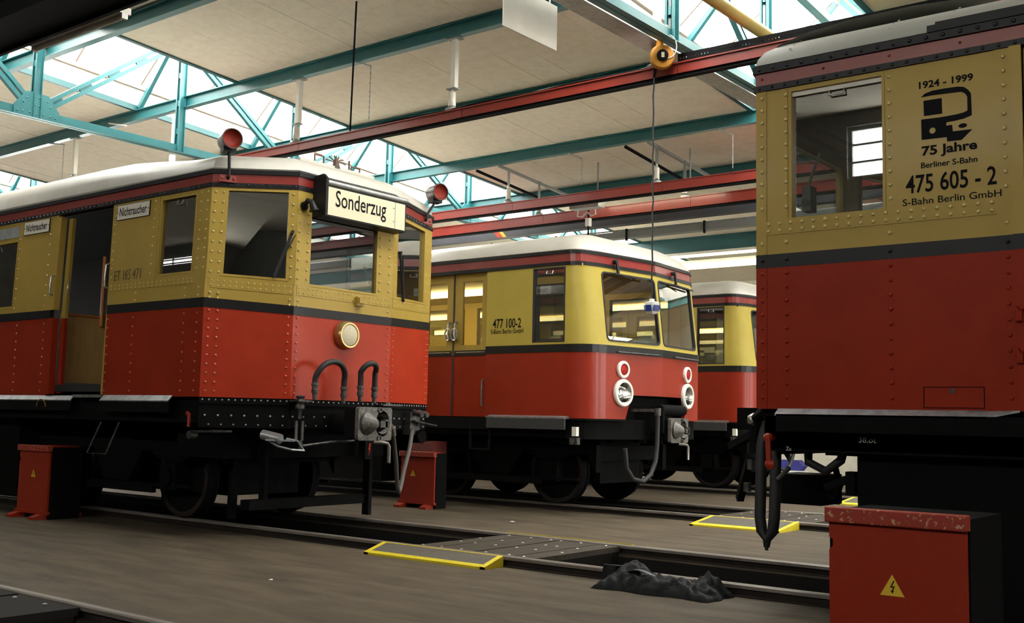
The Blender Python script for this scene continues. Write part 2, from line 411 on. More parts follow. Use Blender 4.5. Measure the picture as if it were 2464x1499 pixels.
def ramp(x0, x1, ya, yb, label):
    """plate rising from the floor at ya to the rail at yb"""
    o = thing('ramp', ((x0+x1)/2, (ya+yb)/2, 0), label, 'ramp')
    b = MB(); s = 1 if yb > ya else -1
    sl = lambda t: .008+(.082-.008)*t
    def P(x, t, dz): return (x, ya+(yb-ya)*t, sl(t)+dz)
    b.hexa([P(x0+.05, .12, -.006), P(x1-.05, .12, -.006), P(x1-.05, .12, .014), P(x0+.05, .12, .014)], [P(x0+.05, .97, -.006), P(x1-.05, .97, -.006), P(x1-.05, .97, .010), P(x0+.05, .97, .010)])
    b.build('plate', m_ramp, o)
    b = MB()
    b.hexa([(x0, ya, 0), (x1, ya, 0), P(x1, 0, .012), P(x0, 0, .012)], [(x0+.03, ya+s*.05, 0), (x1-.03, ya+s*.05, 0), P(x1-.03, .16, .017), P(x0+.03, .16, .017)])
    b.build('front_edge', m_yel, o)
    for xa, xb in ((x0, x0+.055), (x1-.055, x1)):
        b = MB(); b.hexa([(xa, ya, 0), (xb, ya, 0), P(xb, 0, .014), P(xa, 0, .014)], [(xa, yb, 0), (xb, yb, 0), P(xb, 1, .012), P(xa, 1, .012)]); b.build('side_edge', m_yel, o)
    b = MB(); b.hexa([P(x0+.05, .95, -.004), P(x1-.05, .95, -.004), P(x1-.05, .95, .013), P(x0+.05, .95, .013)], [P(x0+.05, 1, -.004), P(x1-.05, 1, -.004), P(x1-.05, 1, .011), P(x0+.05, 1, .011)]); b.build('rear_edge', m_yel, o)
ramp(-7.2, -5.78, 7.07, 7.315, 'low ramp with yellow painted edges on the foreground floor')
ramp(-7.0, -5.5, 9.22, 8.905, 'yellow edged ramp on the far side of the foreground pit')
ramp(-6.55, -5.38, 11.92, 12.485, 'yellow edged ramp in front of the middle track, beside the hanging hose')
ramp(-6.7, -5.3, 17.0, 17.705, 'distant yellow edged ramp just above the large red cabinet')

# ceiling: slab with openings, boards below it
mb = MB()
def slab(x0, x1, y0, y1, t=.25, dz=.03):
    q = lambda y, e: [(x0, y, zc(y)+e), (x1, y, zc(y)+e)]
    a = q(y0, dz)+q(y0, dz+t)[::-1]; b = q(y1, dz)+q(y1, dz+t)[::-1]; mb.hexa(a, b)
edges = [XL]+[v for s in SKY for v in s]+[XR]
slab(XL, XR, YN, SY0); slab(XL, XR, SY1, YF)
for a, b in zip(edges[0::2], edges[1::2]): slab(a, b, SY0, SY1)
ceiling = struct(mb.build('ceiling', m_ceil))
board = None
for (a, b, ks) in ((-22.1, -15.9, range(2, 7)), (-13.2, -7.05, range(2, 8)), (-4.35, 1.85, range(2, 5))):
    n = 12; wdt = (b-a)/n
    for k in ks:
        for i in range(n):
            if board is None:
                t = MB(); y0, y1 = PURL[k]+.003, PURL[k+1]-.003; x0, x1 = a+.0035, a+wdt-.0035
                t.hexa([(x0, y0, zc(y0)), (x1, y0, zc(y0)), (x1, y0, zc(y0)+.03), (x0, y0, zc(y0)+.03)], [(x0, y1, zc(y1)), (x1, y1, zc(y1)), (x1, y1, zc(y1)+.03), (x0, y1, zc(y1)+.03)])
                board = t.build('ceiling_board', m_ceil, ceiling); bx, by = a, PURL[k]
            else:
                c = board.copy(); COL.objects.link(c); dy = PURL[k]-by
                c.location = (a+i*wdt-bx, dy, -.067*dy+random.uniform(-.003, .003))

# walls
mb = MB(); mb.box(XL-.3, XR+.3, YF, YF+.3, 0, 7.6); struct(mb.build('wall_back', m_wall))
def wall_y(name, y, holes, m):
    b = MB(); fr = Fr((XL, y), (XR, y), (0, 1)); sheet(b, fr, R4(0, XR-XL, 0, 7.8), [R4(*h) for h in holes], 0, -.3); return struct(b.build(name, m))
def wall_x(name, x, holes, m, nx):
    b = MB(); fr = Fr((x, YN), (x, YF), (nx, 0)); sheet(b, fr, R4(0, YF-YN, 0, 7.8), [R4(*h) for h in holes], 0, -.3); return struct(b.build(name, m))
WN = [(k*6.2+1.4, k*6.2+6.2, 6.75 if k < 3 else 6.05, 7.1) for k in range(7)]  # unseen high windows, sizes set to tune light on the car sides
WL = [(13.3, 16.9, .3, 5.2), (18.5, 22.1, .3, 5.2), (23.6, 27.2, .3, 5.2)]
WR = [(13.3, 16.9, 1.0, 5.4), (18.5, 22.1, 1.0, 5.4), (23.6, 27.2, 1.0, 5.4), (29.0, 33.0, 1.0, 5.4)]  # unseen end windows added to light the ceiling and car fronts
wall_y('wall_front', YN, WN, m_wallgrey)
wall_x('wall_left', XL, WL, m_wallgrey, 1)
wall_x('wall_right', XR, WR, m_wallgrey, -1)
wi = [5]
def unseen_window(fr, h):
    b = MB(); u0, u1, z0, z1 = h
    sheet(b, fr, R4(*h), [R4(*inset(u0, u1, z0, z1, .07))], -.1, -.2)
    n = 4
    for i in range(1, n):
        u = u0+(u1-u0)*i/n; sheet(b, fr, R4(u-.02, u+.02, z0, z1), [], -.12, -.17)
    for i in range(1, 3):
        z = z0+(z1-z0)*i/3; sheet(b, fr, R4(u0, u1, z-.02, z+.02), [], -.12, -.17)
    o = struct(b.build('window_%d' % wi[0], m_grey)); wi[0] += 1
    g = MB(); g.add([fr(u, z, -.15) for u, z in R4(u0, u1, z0, z1)], [(0, 1, 2, 3)]); g.build('pane', m_skyglass, o)
fN = Fr((XL, YN), (XR, YN), (0, 1)); fL = Fr((XL, YN), (XL, YF), (1, 0)); fRt = Fr((XR, YN), (XR, YF), (-1, 0))
for h in WN:
    unseen_window(fN, h); portal('portal', fN((h[0]+h[1])/2, (h[2]+h[3])/2, .02), (pi/2, 0, 0), h[1]-h[0], h[3]-h[2])
for h in WL:
    unseen_window(fL, h); portal('portal', fL((h[0]+h[1])/2, (h[2]+h[3])/2, .02), (pi/2, 0, -pi/2), h[1]-h[0], h[3]-h[2])
for h in WR:
    unseen_window(fRt, h); portal('portal', fRt((h[0]+h[1])/2, (h[2]+h[3])/2, .02), (pi/2, 0, pi/2), h[1]-h[0], h[3]-h[2])

# rooflights
def rooflight(k, x0, x1):
    xm = (x0+x1)/2; hc, hr = .38, 1.5
    b = MB()
    def P(x, y, dz): return (x, y, zc(y)+dz)
    for xa, xb in ((x0-.02, x0+.04), (x1-.04, x1+.02)):
        b.hexa([P(xa, SY0, 0), P(xb, SY0, 0), P(xb, SY0, hc), P(xa, SY0, hc)], [P(xa, SY1, 0), P(xb, SY1, 0), P(xb, SY1, hc), P(xa, SY1, hc)])
    for y in (SY0, SY1):
        b.prism([(x0, 0), (x1, 0), (x1, hc), (xm, hr), (x0, hc)], lambda u, v, t: P(u, y+t, v), -.04, .04)
    o = struct(b.build('window_%d' % (k+1), m_white))
    c = MB()
    for x in (x0+.05, x1-.05): c.bar(P(x, SY0, hc), P(x, SY1, hc), .09, .07)
    c.bar(P(xm, SY0, hr), P(xm, SY1, hr), .12, .10); c.build('ridge_and_sill_bars', m_brown, o)
    t = MB(); t.bar(P(x0+.02, SY0, .02), P(x0+.02, SY1, .02), .07, .09); t.bar(P(x1-.02, SY0, .02), P(x1-.02, SY1, .02), .07, .09); t.build('opening_trim', m_dteal, o)
    ys = [SY0+1.17*i for i in range(17)]
    for i, y in enumerate(ys):
        for xs in (x0, x1):
            g = MB(); g.bar(P(xs, y, hc), P(xm, y, hr), .03, .045); g.build('glazing_bar', m_brown, o)
        if i < 16:
            for xs in (x0, x1):
                h1, h2 = .55, .57
                for f0, f1 in ((.0, .28), (.285, 1.0)):
                    g = MB(); xa, xb = xs+(xm-xs)*f0, xs+(xm-xs)*f1; za, zb = hc+.03+(hr-hc)*f0, hc+.03+(hr-hc)*f1
                    g.add([P(xa, y, za), P(xb, y, zb), P(xb, y+1.17, zb), P(xa, y+1.17, za)], [(0, 1, 2, 3)]); g.build('pane', m_skyglass, o)
    for y in PURL:
        if SY0 < y < SY1-1:
            for xs, d in ((x0, .08), (x1, -.08)):
                g = MB(); g.bar((xs+d, y, zc(y)+.03), (xm-d*.4, y, zc(y)+hr-.12), .07, .07); g.build('strut', m_teal, o)
    sl = math.atan(-.067)
    portal('portal', (xm, (SY0+SY1)/2, zc((SY0+SY1)/2)+hr+.15), (sl, 0, 0), x1-x0+.5, SY1-SY0)
for k, (a, b) in enumerate(SKY): rooflight(k, a, b)

# roof beams (purlins), I section along the tracks
ordn = ['over the camera side, mostly out of view', 'across the top left corner', 'crossing the upper left, nearest that is seen whole', 'second from the camera, behind the hanging white panel', 'third from the camera, just above the nearest red rail beam',
        'fourth from the camera, carrying the grey cross bars', 'fifth from the camera, above the pair of red rail beams', 'behind the pair of red rail beams', 'deep one at the far end above the glowing tubes', 'against the far end']
for k, y in enumerate(PURL):
    z1 = zc(y)-.005; z0 = z1-.185 if k != 8 else z1-.34
    o = thing('roof_beam', (-10, y, z0), 'long teal steel roof beam under the pale ceiling, '+ordn[k], 'beam', 'teal roof beams')
    b = MB(); wd = .055
    b.box(XL, XR, y-wd, y+wd, z1-.014, z1); b.box(XL, XR, y-.006, y+.006, z0+.012, z1-.012); b.build('web', m_dteal if k == 8 else m_teal, o)
    b = MB(); b.box(XL, XR, y-wd, y+wd, z0, z0+.014); b.build('lower_flange', m_dteal if k == 8 else m_teal, o)

# trusses in the rooflights
def truss(x, label, lattice=True):
    o = thing('roof_truss', (x, 12, 5.3), label, 'truss', 'teal roof trusses')
    b = MB()
    for s in (-1, 1):
        b.box(x+s*.012, x+s*.075, 3, 24, 5.30, 5.312); b.box(x+s*.012, x+s*.024, 3, 24, 5.312, 5.43)
    b.build('bottom_chord', m_teal, o)
    zt = lambda y: zc(y)+.95
    b = MB(); b.bar((x, 3, zt(3)), (x, 24, zt(24)), .12, .1); b.build('top_chord', m_teal, o)
    ny = [7.58-4.68, 5.26, 7.58, 9.94, 12.28, 14.62, 16.96, 19.3, 21.64]
    for i, y in enumerate(ny):
        b = MB()
        for s in (-1, 1):
            b.box(x+s*.02, x+s*.028, y-.055, y+.055, 5.31, zt(y)); 
            for yy in (-.055, .047): b.box(x+s*.02, x+s*.06, y+yy, y+yy+.008, 5.31, zt(y))
        zz = 5.6
        while zz < zt(y): b.box(x-.03, x+.03, y-.05, y+.05, zz, zz+.09); zz += .45
        b.build('vertical', m_teal, o)
    for i in range(len(ny)-1):
        up = i % 2 == 1
        a, c = (ny[i], ny[i+1])
        za, zb = (zt(a)-.05, 5.4) if up else (5.4, zt(c)-.05)
        b = MB(); p = Vector((x, a, za)); q = Vector((x, c, zb)); d = (q-p).normalized(); nrm = d.cross(Vector((1, 0, 0)))
        for s in (-1, 1):
            off = nrm*s*.045
            b.bar(p+off, q+off, .07, .058, nrm)
        L = (q-p).length; t = .25
        while t < L-.2: b.bar(p+d*t, p+d*(t+.22), .03, .09, nrm); t += .55
        b.build('diagonal', m_teal, o)
    for i, y in enumerate(ny):
        if i % 2 == 0 and i > 0:
            g = MB(); g.prism([(y-.33, 5.31), (y+.33, 5.31), (y+.33, 5.45), (y+.16, 5.66), (y-.16, 5.66), (y-.33, 5.45)], lambda u, v, t: (t, u, v), x+.03, x+.045); gp = g.build('gusset', m_teal, o)
            r = MB()
            for u, v in ((-.28, 5.36), (-.2, 5.37), (-.1, 5.37), (0, 5.36), (.1, 5.37), (.2, 5.37), (.28, 5.36), (-.2, 5.5), (-.15, 5.57), (.2, 5.5), (.15, 5.57), (-.03, 5.48), (.03, 5.48), (-.03, 5.6), (.03, 5.6)): r.rivet((x+.045, y+u, v), (1, 0, 0), .014, .01)
            r.build('rivets', m_teal, gp, kind='stuff')
truss(-23.45, 'distant teal truss in the far left rooflight above the car roof')
truss(-14.55, 'teal lattice truss with gusset plate in the upper left rooflight')
truss(-5.7, 'teal truss in the rooflight above the gap between the riveted railcars')
truss(3.2, 'teal truss in the rooflight over the right hand railcar')

# red rail beams with black conductor strip
def rail_beam(y, z0, z1, x0, x1, label, th=.13):
    o = thing('rail_beam', (-10, y, z0), label, 'beam', 'red overhead rail beams')
    seg = 3.05; x = x0
    while x < x1-.1:
        b = MB(); xe = min(x+seg, x1)-.006
        b.box(x, xe, y-th/2, y+th/2, z0+.045, z1); b.box(x, xe, y-th/2-.02, y+th/2+.02, z1-.012, z1+.002)
        b.build('beam_length', m_crane, o); x += seg
    b = MB(); b.box(x0, x1, y-.045, y+.045, z0+.015, z0+.045); b.box(x0, x1, y-.055, y+.03, z0+.008, z0+.020); b.build('conductor_strip', m_crane_black, o)
rail_beam(10.05, 4.925, 5.085, -30.05, 9, 'nearest red overhead rail beam, running the full width of the view')
rail_beam(14.98, 4.88, 5.075, -30.05, 9, 'upper beam of the pair of red rail beams above the middle railcar')
rail_beam(15.9, 4.78, 5.0, -30.05, 9, 'lower beam of the pair of red rail beams above the middle railcar')
b = MB(); b.box(-31, 9, 4.75, 5.2, 4.86, 5.60); b.box(-31, 9, 4.7, 4.76, 5.04, 5.08); b.box(-31, 9, 4.7, 5.25, 5.60, 5.63); b.box(-31, 9, 5.2, 5.24, 4.82, 4.88)  # black mass stands in for beams and ceiling lying in shade
tag(b.build('shade_girder', m_crane_black), 'deep girder painted black for the shade in the top left corner', 'girder')

# slate duct and cable tray behind the pair of red beams
o = thing('service_duct', (-10, 16.5, 4.72), 'dark slate duct with a red and yellow tape mark behind the red beams', 'duct')
b = MB(); b.box(-31, 9, 16.4, 16.6, 4.78, 4.95); b.build('duct', mat('slate_paint', (.055, .06, .075), .5), o)
b = MB(); b.prism([(-11.52, 4.72), (-11.38, 4.72), (-11.48, 4.83), (-11.62, 4.83)], lambda u, v, t: (u-1.75, t, v+.06), 16.392, 16.4); b.build('red_tape', mat('red_tape', (.42, .04, .02), .5), o)
b = MB(); b.prism([(-11.38, 4.72), (-11.30, 4.72), (-11.40, 4.83), (-11.48, 4.83)], lambda u, v, t: (u-1.75, t, v+.06), 16.392, 16.4); b.build('yellow_tape', m_warn, o)
o = thing('cable_tray', (-10, 16.95, 4.56), 'grey cable tray with clips below the slate duct', 'cable tray')
b = MB(); b.box(-31, 9, 16.85, 16.87, 4.62, 4.74); b.box(-31, 9, 16.87, 17.05, 4.62, 4.64); b.build('tray', m_grey, o)
b = MB()
for z in (4.755, 4.765): b.tube([(-31+i*2.0, 16.88, z+.006*math.sin(i*2.1)) for i in range(21)], .012, 6)
b.build('cable', m_galv, o)
for i in range(18):
    b = MB(); x = -25+i*1.6; b.box(x, x+.03, 16.83, 16.87, 4.56, 4.78); b.build('clip', m_crane_black, o)

# hangers with insulators
def hanger(x, y, ztop, zbeam, label, plate=True):
    o = thing('beam_hanger', (x, y, zbeam), label, 'hanger', 'white hangers with insulators')
    zi = zbeam+.30
    b = MB(); b.box(x-.035, x+.035, y-.03, y-.022, zi, ztop); b.box(x+.027, x+.035, y-.022, y+.04, zi, ztop); b.build('post', m_offwhite, o)
    b = MB(); b.box(x-.1, x+.1, y-.06, y+.06, ztop-.016, ztop-.004); b.build('bracket_plate', m_grey, o); b = MB(); b.box(x-.09, x+.06, y-.05, y+.05, zi-.012, zi); b.build('bracket_plate', m_grey, o)
    b = MB(); b.lathe((x-.025, y, zbeam+.07), (0, 0, 1), [(0, .02), (.0, .045), (.02, .05), (.17, .05), (.19, .035), (.2, .02), (.23, .018)], 14); b.build('insulator', m_insul, o)
    b = MB(); b.lathe((x-.025, y, zbeam+.004), (0, 0, 1), [(0, .04), (.0, .075), (.02, .088), (.035, .085), (.06, .04), (.075, .03)], 14); b.build('bell', m_galv, o)
pb = lambda k: zc(PURL[k])-.19
hanger(-8.9, 10.05, pb(3), 5.087, 'white hanger with insulator right of the thin rod, on the nearest red beam')
hanger(-11.86, 10.05, pb(3), 5.087, 'white hanger with insulator above the left red tail lamp')
hanger(-5.95, 10.05, pb(3), 5.087, 'white hanger with insulator half hidden by the orange reel')
hanger(-17.8, 10.05, pb(3), 5.087, 'white hanger standing out above the car roof at far left')
hanger(-14.85, 10.05, pb(3), 5.087, 'white hanger just showing above the roof edge left of the tail lamp')
def hanger_frame(x, lab):
    y0, y1 = PURL[5], PURL[6]; z = pb(6)-.01
    o = thing('hanger_frame', (x, 15.5, 5.08), lab, 'hanger', 'grey cross bars with hanging insulators')
    b = MB(); b.bar((x, y0, pb(5)-.02), (x-.05, y1, pb(6)-.02), .05, .045); b.build('cross_bar', m_grey, o)
    for yy, zb in ((14.98, 5.077), (15.9, 5.002)):
        zt = pb(5)+(pb(6)-pb(5))*(yy-y0)/(y1-y0)
        b = MB(); b.bar((x, yy, zb+.32), (x, yy, zt), .05, .012, (0, 1, 0)); b.build('post', m_grey, o)
        b = MB(); b.lathe((x, yy, zb+.075), (0, 0, 1), [(0, .02), (0, .045), (.18, .045), (.2, .02), (.25, .015)], 12); b.build('insulator', m_insul, o)
        b = MB(); b.lathe((x, yy, zb), (0, 0, 1), [(0, .05), (.0, .085), (.03, .085), (.07, .03), (.08, .02)], 12); b.build('bell', m_galv, o)
hanger_frame(-11.9, 'grey cross bar with insulators, left of the two, above the red pair')
hanger_frame(-8.85, 'grey cross bar with insulators, right of the two, behind the hanging cable')
for x, l in ((-12.45, 'black tube across the ceiling beside the left grey cross bar'), (-9.32, 'black tube across the ceiling beside the right grey cross bar')):
    b = MB(); b.tube([(x+.08, PURL[5]-.05, pb(5)-.06), (x-.06, PURL[6]+.1, pb(6)-.06)], .028, 8); tag(b.build('cross_tube', m_crane_black), l, 'bar')

# thin stay rod, pull chains, short rods
b = MB(); b.tube([(-9.5, 8.89, 6.285), (-10.72, 10.0, 5.085)], .012, 6); tag(b.build('stay_rod', m_crane_black), 'thin black rod from the ceiling down to the nearest red beam', 'rod')
def pull_chain(x0, x1, y, z, zl, label, dark=True):
    o = thing('pull_chain', (x1, y, zl), label, 'chain', 'chains hanging from bracket arms')
    b = MB(); b.bar((x0, y, z), (x1, y-.03, z-.13), .03, .02); b.build('bracket_arm', m_grey, o)
    b = MB(); zz = z-.14
    while zz > zl: b.bar((x1, y-.03, zz), (x1+random.uniform(-.003, .003), y-.03, zz-.034), .012 if int(zz*30) % 2 else .005, .008, (0, 1, 0)); zz -= .036
    b.build('chain', m_grey, o)
pull_chain(-10.65, -10.33, 10.0, 6.06, 5.2, 'bracket arm with a hanging chain beside the thin black rod')
pull_chain(-18.7, -18.05, 10.0, 6.07, 5.34, 'bracket arm with a hanging chain above the car roof at far left')
pull_chain(-10.37, -10.08, 14.66, 5.71, 5.17, 'bracket arm with a dark chain between the grey cross bars')
pull_chain(-7.56, -7.33, 14.66, 5.71, 5.08, 'bracket arm with a pale chain beside the right hand railcar')
b = MB(); b.bar((-16.6, 9.95, 6.1), (-16.0, 9.9, 5.96), .025, .02); tag(b.build('short_arm', m_offwhite), 'short white rod under the roof beam in the upper left', 'rod')

# white panel, galvanised tray, pipe, perforated tray
o = thing('blank_sign', (-6.2, 8.09, 4.91), 'blank white board hanging at top centre', 'sign')
b = MB(); b.prism([(7.665, 4.905), (8.52, 4.905), (8.52, 5.36), (7.665, 5.36)], lambda u, v, t: (t, u, v), -6.206, -6.194); b.build('board', m_offwhite, o)
for y in (7.78, 8.4):
    b = MB(); b.bar((-6.2, y, 5.34), (-6.2, y, zc(y)+.02), .02, .006, (1, 0, 0)); b.build('strap', m_galv, o)
o = thing('galvanised_tray', (-6.0, 10, 5.35), 'galvanised cable channel along the truss above the orange reel', 'cable tray')
b = MB(); b.box(-6.12, -5.86, 5.35, 22, 5.345, 5.352); b.box(-6.122, -6.115, 5.35, 22, 5.352, 5.45); b.box(-5.868, -5.86, 5.35, 22, 5.352, 5.45); b.build('channel', m_galv, o)
b = MB()
for i in range(3): b.tube([(-6.05+.06*i+.01*math.sin(k*1.7+i), 5.4+k*.87, 5.365) for k in range(20)], .012, 6)
b.build('cable', m_crane_black, o)
b = MB(); b.tube([(-5.0, 5.35, 5.5), (-5.0, 22, 5.5)], .07, 14); o = b.build('yellow_pipe', m_pipe); tag(o, 'thick yellow pipe crossing the upper right rooflight', 'pipe')
o = thing('perforated_tray', (0, 10.25, 5.17), 'black perforated cable tray on top of the nearest red beam, right half', 'cable tray')
b = MB(); x = -5.75; b.box(-5.75, 9, 10.16, 10.17, 5.10, 5.19); b.box(-5.75, 9, 10.16, 10.17, 5.207, 5.25); b.box(-5.75, 9, 10.17, 10.34, 5.10, 5.108)
while x < 1: b.box(x, x+.024, 10.16, 10.17, 5.19, 5.207); x += .037
b.build('tray', m_crane_black, o)
for x in (-5.4, -4.2, -3.0, -1.8, -.6):
    b = MB(); b.box(x, x+.05, 10.0, 10.2, 5.087, 5.1); b.build('clip', m_galv, o)
o = thing('beam_cables', (-8, 9.97, 5.09), 'bundle of pale and dark cables lying along the nearest red beam', 'cable')
for j, (m, r) in enumerate(((m_crane_black, .014), (m_offwhite, .010))):
    b = MB(); b.tube([(-10.2+.3*i, 10.0+.03*j, 5.102+.012*j+.008*math.sin(i*1.3+j)) for i in range(15)], r, 6); b.build('cable', m, o)

# orange cable reel, its cable and socket block
o = thing('cable_reel', (-5.78, 9.86, 5.0), 'orange spring cable reel hanging below the truss', 'cable reel')
ax = Vector((.62, -.78, 0)).normalized(); c = Vector((-5.775, 9.86, 5.135))
b = MB(); b.lathe(c-ax*.055, ax, [(0, 0), (0, .10), (.012, .126), (.03, .133), (.085, .133), (.1, .124), (.108, .10), (.112, 0)], 32); b.build('drum', m_orange, o)
b = MB(); b.lathe(c+ax*.055, ax, [(0, .0), (0, .062), (.025, .062), (.03, .055), (.03, .0)], 24); b.build('hub', m_crane_black, o)
b = MB(); sd = Vector((-ax.y, ax.x, 0)); p = c+ax*.087
b.hexa([p-sd*.016-Vector((0, 0, .028)), p+sd*.016-Vector((0, 0, .028)), p+sd*.016+Vector((0, 0, .028)), p-sd*.016+Vector((0, 0, .028))], [q+ax*.003 for q in (p-sd*.016-Vector((0, 0, .028)), p+sd*.016-Vector((0, 0, .028)), p+sd*.016+Vector((0, 0, .028)), p-sd*.016+Vector((0, 0, .028)))])
b.build('label_plate', m_cream, o)
b = MB(); b.bar(c+Vector((-.03, 0, .12)), c+Vector((.0, 0, .26)), .075, .05, ax); b.build('suspension_arm', m_orange, o)
b = MB(); b.box(-5.83, -5.68, 9.8, 9.92, 5.42, 5.46); b.cyl(c+Vector((.03, .02, .22)), c+Vector((.03, .02, .29)), .03); b.build('bracket', m_grey, o)
b = MB(); b.tube([c+ax*.06+sd*(.05+.10*math.sin(t))+Vector((0, 0, .10-.13*math.cos(t))) for t in [pi*i/14 for i in range(15)]], .006, 6); b.build('lead', m_offwhite, o)
b = MB(); b.cyl(c+Vector((-.07, -.01, -.12)), c+Vector((-.085, -.01, -.21)), .02, .014); b.build('outlet', m_crane_black, o)
o = thing('hanging_cable', (-5.86, 9.84, 2.36), 'wavy dark cable hanging from the orange reel with a white and blue socket block', 'cable')
b = MB(); b.tube([(-5.86+.006*math.sin(i*1.9), 9.84+.004*math.cos(i*2.3), 4.915-i*.0955) for i in range(26)], .009, 6); b.build('lead', m_rubber, o)
b = MB(); b.lathe((-5.86, 9.84, 2.37), (0, 0, 1), [(0, 0), (0, .05), (.01, .062), (.10, .082), (.125, .08), (.135, .03), (.16, .028), (.165, 0)], 5); b.build('socket_block', m_white, o)
for a in range(5):
    th = 2*pi*(a+.5)/5
    n = Vector((math.cos(th), math.sin(th), -.15)).normalized()
# socket lids on the five faces
lat = [v for v in o.children if v.name.startswith('socket_block')][0]
for a in range(5):
    t = Vector((0, 0, 1)); e1 = Vector((0, 0, 1)).cross(Vector((0, 0, 1))) ; 
    aa = Vector((0, 0, 1)); tt = Vector((1, 0, 0)); e1 = aa.cross(tt).normalized(); e2 = aa.cross(e1).normalized()
    th = 2*pi*(a+.5)/5; n = e1*math.cos(th)+e2*math.sin(th); sd2 = Vector((-n.y, n.x, 0)); cc = Vector((-5.86, 9.84, 2.43))+n*.0635
    b = MB(); nn = Vector((n.x, n.y, 0)); ups = Vector((n.x*.2, n.y*.2, 1)).normalized()
    q = [cc-sd2*.03-ups*.032, cc+sd2*.03-ups*.032, cc+sd2*.03+ups*.032, cc-sd2*.03+ups*.032]
    b.hexa([v-nn*.008 for v in q], [v+nn*.012 for v in q]); lid = b.build('socket_lid', m_blue, lat)

# trolley between the red pair, tubes
o = thing('current_trolley', (-10.4, 15.42, 4.5), 'grey collector trolley with a dangling connector under the red pair', 'trolley')
b = MB(); b.box(-10.72, -10.12, 15.2, 15.4, 4.88, 4.95); b.box(-10.72, -10.62, 15.18, 15.42, 4.95, 5.06); b.box(-10.22, -10.12, 15.18, 15.42, 4.95, 5.06); b.build('carriage', m_galv, o)
for x in (-10.55, -10.3):
    b = MB(); b.cyl((x, 15.3, 4.97), (x, 15.5, 4.97), .035, n=12); b.build('roller', m_iron, o)
b = MB(); b.tube([(-10.6, 15.3, 4.86), (-10.6, 15.28, 4.76), (-10.5, 15.28, 4.74), (-10.42, 15.3, 4.82)], .012, 6); b.tube([(-10.25, 15.3, 4.86), (-10.22, 15.28, 4.76), (-10.32, 15.28, 4.74), (-10.4, 15.3, 4.82)], .012, 6); b.build('loop_cable', m_offwhite, o)
b = MB(); b.tube([(-10.42, 15.35, 4.86), (-10.42, 15.35, 4.25)], .016, 6); b.build('drop_cable', m_crane_black, o)
b = MB(); b.box(-10.46, -10.38, 15.31, 15.39, 4.58, 4.72); b.build('connector', m_white, o)
def batten(x0, x1, y, z, label, lit=True, h=.05, drop=None):
    o = thing('tube_lamp', ((x0+x1)/2, y, z), label, 'lamp', 'fluorescent tube lamps')
    b = MB(); b.box(x0, x1, y-.06, y+.06, z+h, z+h+.06); b.build('housing', m_offwhite, o)
    b = MB(); b.cyl((x0+.05, y, z+h/2), (x1-.05, y, z+h/2), h/2, n=10); b.build('tube', m_tube if lit else m_white, o)
    b = MB(); b.box(x0, x0+.04, y-.03, y+.03, z, z+h); b.box(x1-.04, x1, y-.03, y+.03, z, z+h); b.build('end_cap', m_white, o)
    if drop:
        for x in (x0+.3, x1-.3):
            b = MB(); b.bar((x, y, z+h+.05), (x, y, drop), .02, .02, (0, 1, 0)); b.build('suspension', m_grey, o)
batten(-10.6, -8.2, 15.45, 5.03, 'lit tube lamp glowing between the pair of red rail beams', True, .05, pb(5)-.02)
batten(-13.6, -10.15, 22.3, 4.80, 'broad lit tube lamp at the far end, above the farthest car roof', True, .14, 5.43)
batten(-13.6, -9.9, 21.72, 4.988, 'thin lit tube lamp right under the deep far girder', True, .05)
batten(-10.35, -8.75, 5.34, 4.80, 'unlit lamp housing beside the dark girder at top left', False, .05, zc(5.34)-.2)
o = thing('blue_cover', (-11.9, 26.4, 0), 'small blue cover lying at the far wall, seen below the right railcar', 'cover')
b = MB(); b.box(-12.6, -11.2, 26.2, 26.6, 0, .10); b.build('pale_kerb', m_white, o)
b = MB(); b.prism([(-12.3, .1), (-11.3, .1), (-11.2, .22), (-11.35, .36), (-12.3, .36)], lambda u, v, t: (u, t, v), 26.25, 26.55); b.build('cover', m_bluefar, o)

# ================================================================== RED CABINETS, CLOTH
def bolt_sign(parent, x, y, z, s):
    b = MB(); b.prism([(-s, -s*.62), (s, -s*.62), (0, s*1.1)], lambda u, v, t: (x+u, t, z+v), y-.002, y-.0005)
    p = b.build('warning_sign', m_warn, parent)
    b = MB(); out = [(-s*.98, -s*.6), (s*.98, -s*.6), (0, s*1.07)]; inn = [(-s*.76, -s*.47), (s*.76, -s*.47), (0, s*.8)]
    fr = Fr((x, y), (x+1, y), (0, -1)); sheet(b, fr, out, [inn], .0035, .002)
    bolt = [(.10, .62), (-.18, .02), (.08, .08), (-.04, -.22), (-.14, -.20), (.03, -.42), (.14, -.16), (.06, -.18), (.22, .20), (-.02, .14), (.20, .62)]
    b.prism([(u*s, v*s) for u, v in bolt], lambda u, v, t: (x+u, t, z+v), y-.0035, y-.002)
    b.build('warning_symbol', m_ink, p)
